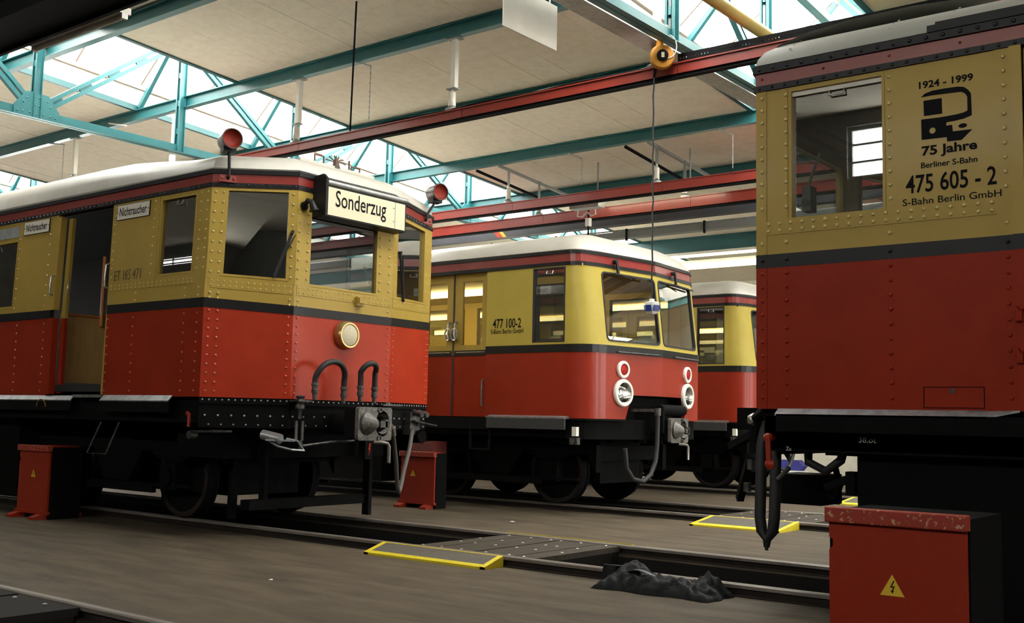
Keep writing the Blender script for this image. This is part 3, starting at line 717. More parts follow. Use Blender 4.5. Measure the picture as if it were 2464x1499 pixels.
def cabinet(xc, yf, wd, h, dep, label, s, xs, lid=True):
    o = thing('red_cabinet', (xc, yf+dep/2, 0), label, 'cabinet', 'red pit side cabinets'); x0, x1 = xc-wd/2, xc+wd/2
    b = MB(); b.prism([(x0+.012, .06), (x1-.012, .06), (x1-.012, h-.02), (x0+.012, h-.02), (x0+.012, h-.14), (x0+.03, h-.15), (x0+.03, h-.18), (x0+.012, h-.20)], lambda u, v, t: (u, t, v), yf, yf+.025); b.build('front_panel', m_redbox, o, bevel=.003)
    b = MB(); b.box(x0, x1, yf-.03, yf+.03, h-.07, h); b.build('top_rail', m_redboxwear, o, bevel=.006)
    if lid:
        b = MB(); b.box(x0+.01, x1-.08, yf+.03, yf+dep, h-.02, h-.006); b.build('lid', m_redbox, o)
    b = MB(); b.box(x0+.004, x1-.004, yf+.03, yf+dep+.004, .0, h-.02); b.build('shade_block', m_black, o)  # black block stands in for shade inside the open cabinet
    b = MB(); b.box(x0-.01, x1+.01, yf-.02, yf+.03, .055, .085); b.build('bottom_rail', m_redbox, o)
    for xx in (x0+.02, x1-.16):
        b = MB(); b.prism([(-.13, 0), (dep+.05, 0), (dep+.05, .055), (-.05, .055), (-.13, .03)], lambda u, v, t: (t, yf+u, v), xx, xx+.12); b.build('foot', m_redbox, o)
    bolt_sign(o, xs, yf, h*.6, s)
cabinet(-1.70, 5.0, .64, .865, .55, 'large red cabinet cut off by the lower right corner, chipped top edge', .055, -1.715, False)
cabinet(-12.13, 6.58, .68, .83, .40, 'red cabinet at the far left, standing before the left railcar', .05, -12.13)
cabinet(-10.37, 11.16, .66, .77, .24, 'red cabinet seen behind the hanging brake hose of the left railcar', .05, -10.45)

def cloth():
    o = thing('crumpled_cloth', (-4.15, 7.25, 0), 'crumpled black cloth lying against the foreground rail', 'cloth')
    b = MB(); nx, ny = 70, 26; vs = []; rnd = random.Random(5)
    ph = [(rnd.uniform(4, 22), rnd.uniform(-22, 22), rnd.uniform(0, 6.3), rnd.uniform(.004, .012)) for _ in range(16)]
    for j in range(ny+1):
        for i in range(nx+1):
            u, v = i/nx, j/ny; x = -4.62+.98*u; y = 6.92+.36*v
            edge = min(1, min(u, 1-u)*7, min(v, 1-v)*5)
            hgt = .05+.11*math.exp(-((u-.22)/.13)**2-((v-.7)/.4)**2)+.10*math.exp(-((u-.88)/.1)**2-((v-.8)/.3)**2)+.04*math.exp(-((u-.55)/.2)**2-((v-.35)/.3)**2)
            cr = sum(abs(math.sin(fx*x*2+fy*y*2+p))*a for fx, fy, p, a in ph)-.05
            z = max(.004, (hgt+cr*.9)*edge**.6)
            x += .012*math.sin(31*y+9*u); y += .02*math.sin(14*x)+.03*(u-.5)
            vs.append((x, y, z))
    fs = [(j*(nx+1)+i, j*(nx+1)+i+1, (j+1)*(nx+1)+i+1, (j+1)*(nx+1)+i) for j in range(ny) for i in range(nx)]
    b.add(vs, fs, True); b.build('folds', m_bag, o)
    b = MB(); pts = [Vector((-4.42+.045*i, 7.05+.006*math.sin(i), .12+.03*math.sin(i*.55))) for i in range(9)]
    for p, q in zip(pts, pts[1:]): b.bar(p, q, .05, .006)
    b.build('strap', m_teal_cloth, o)
    # open collar on the left
    b = MB(); b.lathe((-4.56, 7.12, .05), (0, .1, 1), [(0, .09), (.07, .085), (.105, .08), (.11, .072), (.07, .07)], 16); b.build('collar', m_bag, o)
cloth()
for x, y, a, sz, l in ((-6.55, 5.47, .3, .02, 'small white paper scrap on the bare floor, left of the ramp'), (-8.25, 10.6, .8, .035, 'white paper scrap on the floor below the red cabinet behind the hose'), (-6.67, 3.75, 1.1, .014, 'tiny pale scrap beside the bottom left rail')):
    b = MB(); c_, s_ = math.cos(a)*sz, math.sin(a)*sz
    b.hexa([(x-c_, y-s_, 0), (x+s_, y-c_, 0), (x+c_, y+s_, 0), (x-s_, y+c_, 0)], [(x-c_, y-s_, .002), (x+s_, y-c_, .006), (x+c_, y+s_, .002), (x-s_, y+c_, .007)]); tag(b.build('paper_scrap', m_white), l, 'scrap')

# ================================================================== RUNNING GEAR
def wheelset(parent, x, yc, r=.45):
    for s in (-1, 1):
        b = MB(); b.lathe((x, yc+s*.70, .09+r), (0, s, 0), [(-.03, 0), (-.03, .12), (-.012, .14), (-.012, r-.07), (-.035, r-.06), (-.035, r+.025), (-.008, r+.02), (0, r), (.10, r-.005), (.10, r-.06), (.07, r-.08), (.06, .15), (.11, .13), (.11, 0)], 36); wo = b.build('wheel', m_black, parent)
        b = MB(); b.lathe((x, yc+s*.70, .09+r), (0, s, 0), [(.1005, r-.065), (.103, r-.06), (.103, r-.012), (.1005, r-.008)], 36); b.build('tyre_face', m_rail, wo)
        b = MB(); b.box(x-.14, x+.14, min(yc+s*.82, yc+s*1.0), max(yc+s*.82, yc+s*1.0), .09+r-.13, .09+r+.15); b.cyl((x, yc+s*1.0, .09+r), (x, yc+s*1.04, .09+r), .1); b.build('axle_box', m_black, parent)
        b = MB()
        for i in range(5): b.box(x-.42+.06*i, x+.42-.06*i, yc+s*.90-.05, yc+s*.90+.05, .09+r+.16+.022*(4-i), .09+r+.178+.022*(4-i))
        b.build('leaf_spring', m_black, parent)
    b = MB(); b.cyl((x, yc-.7, .09+r), (x, yc+.7, .09+r), .075); b.build('axle', m_black, parent)
def bogie(parent, x, yc, base=2.2):
    for dx in (-base/2, base/2): wheelset(parent, x+dx, yc)
    b = MB()
    for s in (-1, 1):
        y = yc+s*.88
        b.prism([(-1.75, .55), (-1.6, .78), (-.5, .82), (-.25, .46), (.25, .46), (.5, .82), (1.6, .78), (1.75, .55), (1.75, .92), (-1.75, .92)], lambda u, v, t: (x+u, y+t, v), -.05, .05)
    b.box(x-.25, x+.25, yc-.9, yc+.9, .62, .95); b.box(x-1.7, x-1.6, yc-.9, yc+.9, .7, .9); b.box(x+1.6, x+1.7, yc-.9, yc+.9, .7, .9)
    b.build('bogie_frame', m_black, parent)
    for s in (-1, 1):
        b = MB(); y = yc+s*.99
        b.bar((x-1.5, y, .42), (x+1.5, y, .45), .03, .035); b.bar((x-1.15, y, .44), (x-1.15, y, .62), .02, .05, (0, 1, 0)); b.bar((x+1.15, y, .44), (x+1.15, y, .62), .02, .05, (0, 1, 0))
        b.box(x-.9, x+.9, y-.06, y-.01, .36, .44)
        b.build('collector_beam', m_black, parent)
        for dx in (-.48, .48):
            b = MB(); b.box(x+dx*1.55-.03, x+dx*1.55+.03, yc+s*.68, yc+s*.8, .2, .7); b.build('brake_hanger', m_black, parent)
def coupler_head(parent, c, yc, lever=True, s=1.0):
    """automatic coupler head facing +x at c=(x, z)"""
    x, z = c; fr = Fr((x, yc-.24*s), (x, yc+.24*s), (1, 0))
    b = MB(); sheet(b, fr, RR(0, .48*s, z-.17*s, z+.17*s, .03*s), [[(.345*s+.10*s*math.cos(t), z+.002+.135*s*math.sin(t)) for t in [2*pi*i/20 for i in range(20)]]], 0, -.05)
    hd = b.build('coupler_head', m_coupler, parent)
    b = MB(); b.lathe((x-.13, yc+.105*s, z), (1, 0, 0), [(0, .0), (.0, .02), (.03, .05), (.08, .085*s), (.133, .104*s)], 28); b.build('funnel', m_coupler, hd)
    b = MB(); b.lathe((x, yc-.105*s, z), (1, .25, 0), [(0, .118*s), (.04, .095*s), (.08, .066*s), (.105, .045*s), (.115, .03*s), (.118, 0)], 24); b.build('cone', m_coupler, hd)
    b = MB(); b.box(x+.03, x+.11, yc-.03*s, yc+.07*s, z-.035*s, z+.03*s); b.box(x+.05, x+.11, yc+.04*s, yc+.085*s, z-.05*s, z+.045*s); b.build('hook', m_iron, hd)
    for u, v in ((.30, .145), (.30, -.145)):
        b = MB(); b.lathe(fr(u*s, z+v*s, 0), (1, 0, 0), [(0, .03), (.012, .03), (.012, .018), (.002, .018), (.002, 0)], 14); b.build('air_port', m_iron, hd)
    b = MB(); b.cyl((x-.7, yc, z), (x-.05, yc, z), .12, n=14); b.box(x-.25, x-.05, yc-.2*s, yc+.2*s, z-.14, z+.14); b.build('coupler_shank', m_black, parent)
    if lever:
        b = MB(); b.tube([(x-.02, yc+.0, z-.185*s), (x+.02, yc+.1, z-.19*s), (x+.03, yc+.155, z-.20*s), (x+.035, yc+.175, z-.23*s), (x+.035, yc+.175, z-.40*s)], .018, 8); b.build('uncoupling_lever', m_bright, parent)
def tail_lamp(parent, base, top, fdir):
    """red drum lamp on a bent post; fdir: direction the lens faces"""
    base = Vector(base); top = Vector(top); f = Vector(fdir).normalized()
    o = thing  # silence
    b = MB(); bx = f
    b.tube([base+bx*.02, base+bx*.05+Vector((0, 0, .02)), base+bx*.055+Vector((0, 0, .07)), Vector((top.x, top.y, top.z-.09))], .016, 8)
    p = b.build('tail_lamp_post', m_rubber, parent)
    sd = Vector((-f.y, f.x, 0))
    b = MB(); q = base+bx*.012
    b.hexa([q-sd*.085-Vector((0, 0, .035)), q+sd*.085-Vector((0, 0, .035)), q+sd*.085+Vector((0, 0, .035)), q-sd*.085+Vector((0, 0, .035))], [v+bx*.012 for v in (q-sd*.085-Vector((0, 0, .035)), q+sd*.085-Vector((0, 0, .035)), q+sd*.085+Vector((0, 0, .035)), q-sd*.085+Vector((0, 0, .035)))])
    for t in (-.06, .06): b.rivet(q+sd*t+bx*.012, bx, .016, .012, 8)
    b.build('mounting_plate', m_fascia, p)
    b = MB(); b.lathe(top-f*.11, f, [(0, 0), (0, .085), (.02, .1), (.19, .1), (.205, .107), (.22, .104), (.22, .094), (.19, .094)], 28)
    lamp = b.build('tail_lamp', m_dim, parent)
    b = MB(); sdz = Vector((0, 0, 1)); q = top+Vector((0, 0, -.09))
    c4 = lambda e, hz: [q+f*.05*sx+f*(-.03)+sd*.065*sy+Vector((0, 0, hz)) for sx, sy in ((-1.3, -1), (1.3, -1), (1.3, 1), (-1.3, 1))]
    b.hexa(c4(0, -.03), c4(0, .03)); b.build('lamp_foot', m_rubber, lamp)
    b = MB(); b.lathe(top+f*.075, f, [(.008, .0945), (-.010, .075), (-.022, .045), (-.026, 0)], 28); b.build('lens', m_taillens, lamp)
def wiper(parent, fr, u, zt, zb, du, name='wiper', warp=None):
    b = MB(); b.bar(fr(u, zt, .03), fr(u+du, zb, .02), .03, .022, fr.n); b.bar(fr(u+.03, zt-.03, .05), fr(u+du*.45, (zt+zb)/2, .045), .012, .014, fr.n)
    b.bar(fr(u+du*.35, zt-(zt-zb)*.42, .03), fr(u+du*1.05, zb-.02, .018), .012, .03, fr.n)
    b.cyl(fr(u, zt, 0), fr(u, zt, .05), .018, n=10); b.build(name, m_rubber, parent, warp)

# ================================================================== RIVETED RAILCARS (same body, two cars)
Z0, ZS0, ZS1, ZY, ZF0, ZF1, ZG = 1.40, 2.30, 2.395, 3.52, 3.565, 3.655, 3.70
def roof(parent, poly, prof, m, side, warp=None, name='roof', axis=None):
    b = MB(); rings = []
    for d, z in prof:
        if axis is None: rings.append([(p.x, p.y, z) for p in offset(poly, -d, True, side)]); continue
        ring = []
        for px, py in poly:
            T = (max(min(px, axis[0]), axis[2]), axis[1]); L = math.hypot(T[0]-px, T[1]-py); k = min(1, d/L)
            ring.append((px+(T[0]-px)*k, py+(T[1]-py)*k, z))
        rings.append(ring)
    n = len(poly); vs = [v for r in rings for v in r]; fs = []
    for i in range(len(rings)-1):
        for j in range(n): fs.append((i*n+j, i*n+(j+1) % n, (i+1)*n+(j+1) % n, (i+1)*n+j))
    b.add(vs, fs, True); b.add(rings[-1], [tuple(range(n))], True)
    return b.build(name, m, parent, warp)
def vcol(rv, fr, us, z0, z1, n, d=.004, r=.0135):
    for u in us:
        for i in range(n): rv.rivet(fr(u, z0+(z1-z0)*i/max(1, n-1), d), fr.n, r, r*.75)
def hrow(rv, fr, zs, u0, u1, n, d=.004, r=.011):
    for z in zs:
        for i in range(n): rv.rivet(fr(u0+(u1-u0)*i/(n-1), z, d), fr.n, r, r*.75)

# ------------------------------------------------------------ left car
o165 = thing('railcar', (-14, 8.15, 0), 'red and ochre riveted railcar on the left with destination blind and twin tail lamps', 'train')
A, B_, C_, D_ = (-9.1, 6.6), (-8.6, 7.33), (-8.6, 8.75), (-8.96, 9.78)
XB = -22.0
def warp165(p):
    x, y, z = p
    k = max(0, min(1, (x+9.1)/.5))*max(0, min(1, 1-(y-8.0)/1.9)) if y < 9.7 else 0
    kk = max(0, min(1, (x+9.12)/.5))
    if y > 8.75: kk *= max(0, 1-(y-8.75)/1.1)
    dz = 0
    if z > 1.4:
        if z < 2.4: dz = -.045*(z-1.4)/1.0
        elif z < 2.62: dz = -.045+.02*(z-2.4)/.22
        elif z < 3.7: dz = -.025+.065*(z-2.62)/.93
        else: dz = .05
        dz = min(dz, .045)
    lean = .03*max(0, (z-2.4))
    yy = y+(lean if y < 6.9 else 0)
    return (x, yy, z+dz*kk)
W = warp165
sN = Fr((XB, 6.6), (-9.1, 6.6), (0, -1)); f1 = Fr(A, B_, (1, -1)); f2 = Fr(B_, C_, (1, 0)); f3 = Fr(C_, D_, (1, .5)); sF = Fr((XB, 9.78), (-8.96, 9.78), (0, 1))
X = lambda x: x-XB
door0, door1 = X(-11.93), X(-10.83)
rv = MB(); rvo = MB()
# near side
b = MB(); sheet(b, sN, R4(door1, X(-9.1), Z0, ZS0)); b.build('side_panel_lower', m_red2, o165, W)
b = MB(); sheet(b, sN, R4(0, door0-.08, Z0, ZS0)); b.build('side_panel_lower', m_red2, o165, W)
cabw = (X(-9.96), X(-9.33), 2.655, 3.49)
b = MB(); sheet(b, sN, R4(door1, X(-9.1), ZS1, ZY), [R4(*cabw)]); b.build('side_panel_upper', m_ochre, o165, W)
wins = [(X(-12.9)-1.15-i*1.35, X(-12.9)-i*1.35, 2.46, 3.30) for i in range(5)]
b = MB(); sheet(b, sN, R4(0, door0-.08, ZS1, ZY), [R4(*h) for h in wins]); b.build('side_panel_upper', m_ochre, o165, W)
window(o165, sN, *cabw, m_glass, m_ochre, W, handle=True)
for h in wins:
    fo = window(o165, sN, *h, m_glass, m_ochre, W, handle=True)
for h in wins[:2]:
    b = MB(); sheet(b, sN, R4(h[0], h[1], 3.335, 3.47), [], .006, 0)
    sp = b.build('vent_panel', m_galv, o165, W)
b = MB(); band(b, [(-10.83, 6.6), A, B_, C_, D_, (-9.4, 9.78)], .006, -.04, ZS0, ZS1); b.build('waist_stripe', m_blackgloss, o165, W)
b = MB(); sheet(b, sN, R4(0, door0-.08, ZS0, ZS1), [], .008, -.04); b.build('waist_stripe', m_blackgloss, o165, W)
# raised straps, door pillar
b = MB(); sheet(b, sN, R4(door1, X(-9.14), 2.545, 2.625), [], .004, 0); b.build('sill_strap', m_ochre, o165, W)
b = MB(); sheet(b, sN, R4(X(-9.28), X(-9.1), ZS1, ZY), [], .004, 0); b.build('corner_strap', m_ochre, o165, W)
b = MB(); sheet(b, sN, R4(X(-10.10), X(-9.98), 2.625, ZY), [], .006, 0); b.build('window_post', m_ochre, o165, W)
for x in (-10.80, -10.32, -9.42, -9.2): vcol(rv, sN, [X(x)], 1.46, 2.24, 9)
for x in (-10.80, -10.06, -9.26, -9.15): vcol(rvo, sN, [X(x)], 2.70, 3.48, 9)
hrow(rvo, sN, (2.60, 2.565), X(-10.78), X(-9.32), 20, r=.009)
for x in (-10.3, -9.42, -9.2): vcol(rvo, sN, [X(x)], 2.42, 2.50, 2)
for i in range(5):
    for x in (-12.14-i*.62,): vcol(rv, sN, [X(x)], 1.46, 2.24, 9)
for x in (-12.16, -12.86): vcol(rvo, sN, [X(x)], 2.45, 3.3, 8)
# door leaf slid open, pillar and handles
b = MB(); b.box(-12.02, -11.93, 6.585, 6.66, 1.42, ZS0); b.build('door_pillar_lower', m_red2, o165, W)
b = MB(); b.box(-12.02, -11.93, 6.585, 6.66, ZS1, ZY-.03); b.build('door_pillar', m_ochre, o165, W)
b = MB(); b.box(-11.92, -11.84, 6.68, 6.72, 1.43, ZS0); dl = b.build('door_leaf_lower', m_red2, o165, W)
b = MB(); b.box(-11.92, -11.84, 6.68, 6.72, ZS0, ZY-.04); dl = b.build('door_leaf', m_ochre, o165, W)
def grab(parent, x, y, z0, z1, dep=.05, m=m_bright, r=.011):
    b = MB(); b.tube([(x, y, z0), (x+.004, y-dep*.8, z0+.02), (x+.01, y-dep, (z0+z1)/2), (x+.004, y-dep*.8, z1-.02), (x, y, z1)], r, 7); b.build('grab_handle', m, parent, W)
grab(o165, -11.97, 6.585, 2.56, 2.80); grab(o165, -11.80, 6.69, 2.56, 2.74, .03); grab(o165, -10.86, 6.6, 2.58, 2.86)
b = MB(); b.box(-10.87, -10.835, 6.6, 6.65, 1.42, ZY); b.build('door_jamb', m_ochre, o165, W)
# fascia, gutters, roof
poly = [A, B_, C_, D_, (XB, 9.78), (XB, 6.6)]
side = 1
cen = Vector((-14, 8.1)); t_ = offset(poly, .1, True, 1)
side = 1 if (Vector(t_[0])-cen).length > (Vector(poly[0])-cen).length else -1
b = MB(); band(b, poly, .012, -.05, ZY, ZF0, True, side); b.build('lower_gutter', m_blackgloss, o165, W)
b = MB(); band(b, poly, .004, -.05, ZF0, ZF1, True, side); b.build('fascia', m_fascia, o165, W)
b = MB(); band(b, poly, .022, -.05, ZF1, ZG, True, side); b.build('upper_gutter', m_blackgloss, o165, W)
xs_ = [-9.5, -10.0, -10.5, -11.0, -11.6]
polyR = poly[:4]+[(x, 9.78) for x in xs_]+poly[4:]+[(x, 6.6) for x in xs_[::-1]]
def warpR(p):
    x, y, z = W(p); t = max(0, min(1, (-9.3-p[0])/2.0)); t = t*t*(3-2*t)
    return (x, y, z+max(0, p[2]-ZG)*.62*t)
roof(o165, polyR, [(.02, ZG), (.0, ZG+.02), (.015, ZG+.085), (.06, ZG+.14), (.16, ZG+.19), (.35, ZG+.232), (.65, ZG+.27), (1.0, ZG+.295), (1.5, ZG+.31)], m_roofwhite, side, warpR)
rvk = MB()
for fr, n in ((f1, 13), (f2, 3), (f3, 14)): hrow(rvk, fr, (3.545,), .04, fr.L*(.97 if n > 5 else .16), n, .014, .009)
hrow(rvk, sN, (3.545,), 2, X(-9.14), 130, .014, .008)
# front panels
lw = (.145, .815, 2.625, 3.515-.005); mw = (.175, 1.185, 2.60, 3.50); rw = (.10, .90, 2.60, 3.50)
for fr, wn, nm in ((f1, lw, 'l'), (f2, mw, 'm'), (f3, rw, 'r')):
    b = MB(); sheet(b, fr, R4(0, fr.L, Z0, ZS0)); b.build('front_panel_lower', m_red, o165, W)
    b = MB(); sheet(b, fr, R4(0, fr.L, ZS1, ZY), [R4(*wn)]); b.build('front_panel_upper', m_ochre, o165, W)
    window(o165, fr, *wn, m_glassdark if nm != 'r' else m_glass, m_ochre, W)
    b = MB(); sheet(b, fr, R4(.03, fr.L-.02, 2.50, 2.595), [], .004, 0); b.build('sill_strap', m_ochre, o165, W)
    hrow(rvo, fr, (2.572, 2.525), .06, fr.L-.04, 14 if nm != 'm' else 22, .006, .009)
for u0, u1, fr in ((.0, .145, f1), (.815, f1.L, f1), (0, .175, f2), (1.185, f2.L, f2), (0, .1, f3), (.90, f3.L, f3)):
    b = MB(); sheet(b, fr, R4(u0, u1, 2.595, ZY), [], .004, 0); b.build('window_post', m_ochre, o165, W)
vcol(rv, f1, (.05, .135, f1.L-.05), 1.46, 2.27, 10); vcol(rv, f2, (.05, f2.L-.05), 1.46, 2.27, 10); vcol(rv, f3, (.06, f3.L-.09, f3.L-.03), 1.46, 2.27, 12, r=.010)
vcol(rvo, f1, (.04, .12, .84), 2.66, 3.47, 9, .008); vcol(rvo, f2, (.03, .15, 1.21, f2.L-.06), 2.66, 3.3, 8, .008); vcol(rvo, f3, (.05, .93, f3.L-.03), 2.66, 3.45, 9, .008, .009)
vcol(rvo, f1, (.05, .13, .84), 2.40, 2.45, 2); vcol(rvo, f2, (.05, 1.36), 2.40, 2.45, 2)
rv.build('rivets', m_redriv, o165, W, kind='stuff'); rvk.build('rivets', m_ironriv, o165, W, kind='stuff'); rvo.build('rivets', m_ochreriv, o165, W, kind='stuff')
# far side and interior
fw = [(X(-10.4), X(-9.25), 2.5, 3.4)]+[(X(-13.9)-i*1.35, X(-12.8)-i*1.35, 2.5, 3.4) for i in range(5)]
b = MB(); sheet(b, sF, R4(0, X(-8.96), Z0, ZY), [R4(*h) for h in fw], 0, -.05); b.build('side_panel_rear', m_ochre, o165)
for h in fw: window(o165, sF, *h, m_glass, m_inside)
b = MB(); b.box(XB, -9.3, 6.66, 9.7, 1.45, 1.53); b.prism([(-9.3, 6.7), (-8.7, 7.4), (-8.7, 8.7), (-9.05, 9.7), (-9.3, 9.7)], lambda u, v, t: (u, v, t), 1.45, 1.53); b.build('car_floor', m_inside, o165)
b = MB(); b.box(XB, -9.2, 6.68, 9.7, 3.50, 3.54); b.build('car_ceiling', m_inside, o165)
b = MB(); b.box(-10.62, -10.57, 6.66, 9.0, 1.53, 3.5); b.build('bulkhead', m_inside, o165)
b = MB(); b.box(-17.0, -12.5, 8.9, 8.95, 1.53, 3.5); b.build('saloon_partition', m_inside, o165)
b = MB(); b.box(-12.04, -11.99, 6.74, 8.5, 1.56, 2.35); b.build('bench_end', m_wood, o165)
b = MB(); b.box(-12.05, -11.97, 6.74, 8.5, 2.35, 2.375); b.build('bench_rail', m_polewood, o165)
b = MB(); b.cyl((-11.96, 7.22, 2.25), (-11.96, 7.22, 3.10), .022); b.build('grab_pole', m_polewood, o165)
b = MB(); b.box(-9.5, -8.9, 7.2, 9.1, 1.53, 2.42); b.build('drivers_desk', m_inside, o165)
b = MB(); 
for p, q in (((-8.66, 7.52, 2.62), (-8.72, 7.62, 2.85)), ((-8.66, 8.5, 2.62), (-8.72, 8.42, 2.9))): b.bar(p, q, .02, .02)
b.build('blind_rods', m_white, o165)
# name plates and lettering
def plate(u0, u1, z0, z1, par):
    b = MB(); sheet(b, sN, R4(u0, u1, z0, z1), [], .012, .004); p = b.build('name_plate', m_sign, par, W)
    b = MB(); sheet(b, sN, R4(u0-.004, u1+.004, z0-.004, z1+.004), [R4(u0, u1, z0, z1)], .014, .004); b.build('plate_border', m_blackgloss, p, W)
    text('nr', sN, u0+.05, u1-.05, z0+.035, z1-.03, m_ink, p, d=.0135, warp=W)
    b = MB()
    for u in (u0+.018, u1-.018): b.rivet(sN(u, (z0+z1)/2, .0125), sN.n, .008, .003)
    b.build('screws', m_ink, p, W, kind='stuff')
plate(X(-10.77), X(-10.16), 3.335, 3.495, o165); plate(X(-12.78), X(-12.2), 3.345, 3.50, o165)
text('et', sN, X(-10.74), X(-10.24), 2.655, 2.77, m_fadedink, o165, 'faded_number', .0045, W)
# destination box
o = MB(); x0 = -8.6
fs_ = Fr((x0+.17, 7.58), (x0+.17, 8.74), (1, 0))
b = MB(); b.prism([(0, 3.30), (.17, 3.31), (.17, 3.655), (.12, 3.70), (0, 3.71)], lambda u, v, t: (x0+u, t, v), 7.56, 8.76); box = b.build('destination_box', m_blackgloss, o165)
b = MB(); sheet(b, fs_, R4(.0, 1.16, 3.325, 3.62), [], .006, -.01); pl = b.build('destination_blind', m_signcream, box)
text('so', fs_, .11, .86, 3.37, 3.60, m_ink, box, 'destination_lettering', .008)
b = MB(); sheet(b, fs_, R4(1.0, 1.004, 3.325, 3.62), [], .008, 0); 
for z in (3.40, 3.55): b.rivet(fs_(.98, z, .006), fs_.n, .008, .004)
b.build('blind_trim', m_iron, box)
b = MB(); b.tube([(x0+.165, 7.54, 3.668), (x0+.165, 8.78, 3.668)], .028, 10); b.build('box_roller', m_galv, box)
b = MB(); b.prism([(-.01, 3.31), (.20, 3.31), (.20, 3.70), (.15, 3.75), (-.01, 3.73)], lambda u, v, t: (x0+u, t, v), 7.53, 7.565); b.build('box_cheek', m_blackgloss, box)
# horn, headlamp, bracket, wipers
b = MB(); pz = f2(.075, 3.40, .01); b.tube([pz, pz+Vector((.06, 0, .05)), pz+Vector((.10, .02, .03)), pz+Vector((.12, .03, -.03)), pz+Vector((.125, .035, -.06))], .03, 10, True, [.02, .03, .034, .04, .058]); b.cyl(pz-Vector((.01, 0, 0)), pz+Vector((.02, 0, 0)), .045); b.build('horn', m_blackgloss, o165)
b = MB(); hc = f2(.725, 2.10, 0); b.lathe(hc, (1, 0, 0), [(0, .155), (.05, .15), (.07, .145), (.085, .135), (.085, .118), (.07, .115)], 36); hl = b.build('headlamp', m_brass, o165)
b = MB(); b.lathe(hc+Vector((.06, 0, 0)), (1, 0, 0), [(.0, .116), (.02, .11), (.028, .08), (.032, 0)], 32); b.build('lamp_cover', m_cream, hl)
b = MB(); b.box(-8.596, -8.55, 8.18, 8.28, 2.43, 2.53); b.box(-8.55, -8.53, 8.19, 8.27, 2.46, 2.52); b.build('front_bracket', m_ochre, o165)
wiper(o165, f1, .84, 3.10, 2.66, -.16, 'wiper', W); wiper(o165, f3, .13, 3.10, 2.60, .14, 'wiper', W)
tail_lamp(o165, f1(.17, 3.61, .0), f1(.17, 3.985, .10), (.93, -.36, 0))
tail_lamp(o165, f3(.86, 3.61, .0), f3(.92, 3.96, .12), (.93, -.30, 0))
# bits on the roof
b = MB(); b.bar((-9.0, 7.66, 4.0), (-9.0, 8.78, 3.995), .05, .05, (0, 0, 1)); rb = b.build('roof_board', m_roofwhite, o165)
b = MB()
for y, hh_ in ((7.95, .085), (8.50, .05)): b.tube([(-9.0, y-.065, 4.02), (-9.0, y-.065, 4.02+hh_), (-9.0, y+.065, 4.02+hh_), (-9.0, y+.065, 4.02)], .011, 6)
b.tube([(-9.0, 8.40, 4.01), (-9.0, 8.40, 4.13)], .011, 6)
for a in range(6):
    t = .25+a*.52; b.tube([(-9.0, 8.2, 4.07), (-9.0+.02*math.sin(a), 8.2+.08*math.cos(t), 4.07+.06*math.sin(t)), (-9.0, 8.2+.15*math.cos(t), 4.05+.10*math.sin(t))], .008, 5)
b.lathe((-9.0, 8.2, 4.01), (0, 0, 1), [(0, .05), (.05, .035), (.08, .03), (.15, .0)], 8)
b.build('aerial_clamps', m_brownbits, o165, kind='stuff')
# ---- underframe of the left car
def underframe(o, x0, x1, yc, hw, z1, nose=None):
    b = MB()
    for s in (-1, 1):
        y = yc+s*(hw-.10); b.box(x0, x1, min(y, y+s*.03), max(y, y+s*.03), z1-.26, z1)
    b.box(x0, x1, yc-hw+.12, yc+hw-.12, z1-.06, z1-.005)
    for s in (-.35, .35): b.box(x0, x1, yc+s-.06, yc+s+.06, z1-.32, z1-.06)
    b.build('solebar', m_black, o)
underframe(o165, XB, -9.2, 8.17, 1.55, 1.40)
b = MB(); band(b, [A, B_, C_, D_], -.02, -.10, 1.10, 1.40); b.build('buffer_beam', m_black, o165)
b = MB(); band(b, [A, B_, C_, D_], -.005, -.03, 1.335, 1.40); b.build('beam_angle', m_black, o165)
r = MB()
for fr, n in ((f1, 14), (f2, 20), (f3, 16)):
    hrow(r, fr, (1.375,), .03, fr.L-.03, n, -.004, .010)
    hrow(r, fr, (1.22,), .06, fr.L-.06, n//2, -.018, .012)
    hrow(r, fr, (1.13,), .10, fr.L-.06, n//2, -.018, .010)
r.build('beam_rivets', m_beamriv, o165, kind='stuff')
bogie(o165, -11.4, 8.11); bogie(o165, -19.0, 8.11)
b = MB(); b.prism([(-17.5, .25), (-13.2, .25), (-13.2, 1.12), (-17.5, 1.12)], lambda u, v, t: (u, t, v), 6.95, 9.2); b.build('equipment_box', m_black, o165)
b = MB(); b.box(-10.0, -9.2, 7.0, 9.3, .78, 1.12); b.build('equipment_box', m_black, o165)
b = MB(); b.box(-13.1, -9.9, 7.62, 8.62, .34, 1.12); b.build('traction_motor', m_black, o165)
b = MB(); b.box(-9.15, -9.0, 7.2, 8.9, .26, .36); b.bar((-9.1, 7.45, .30), (-9.1, 7.45, .95), .05, .09); b.bar((-9.0, 8.86, .13), (-9.0, 8.86, 1.12), .05, .10, (1, 0, 0)); b.bar((-9.55, 7.40, .13), (-9.5, 7.40, 1.12), .09, .05, (1, 0, 0)); b.build('rail_guard', m_black, o165)
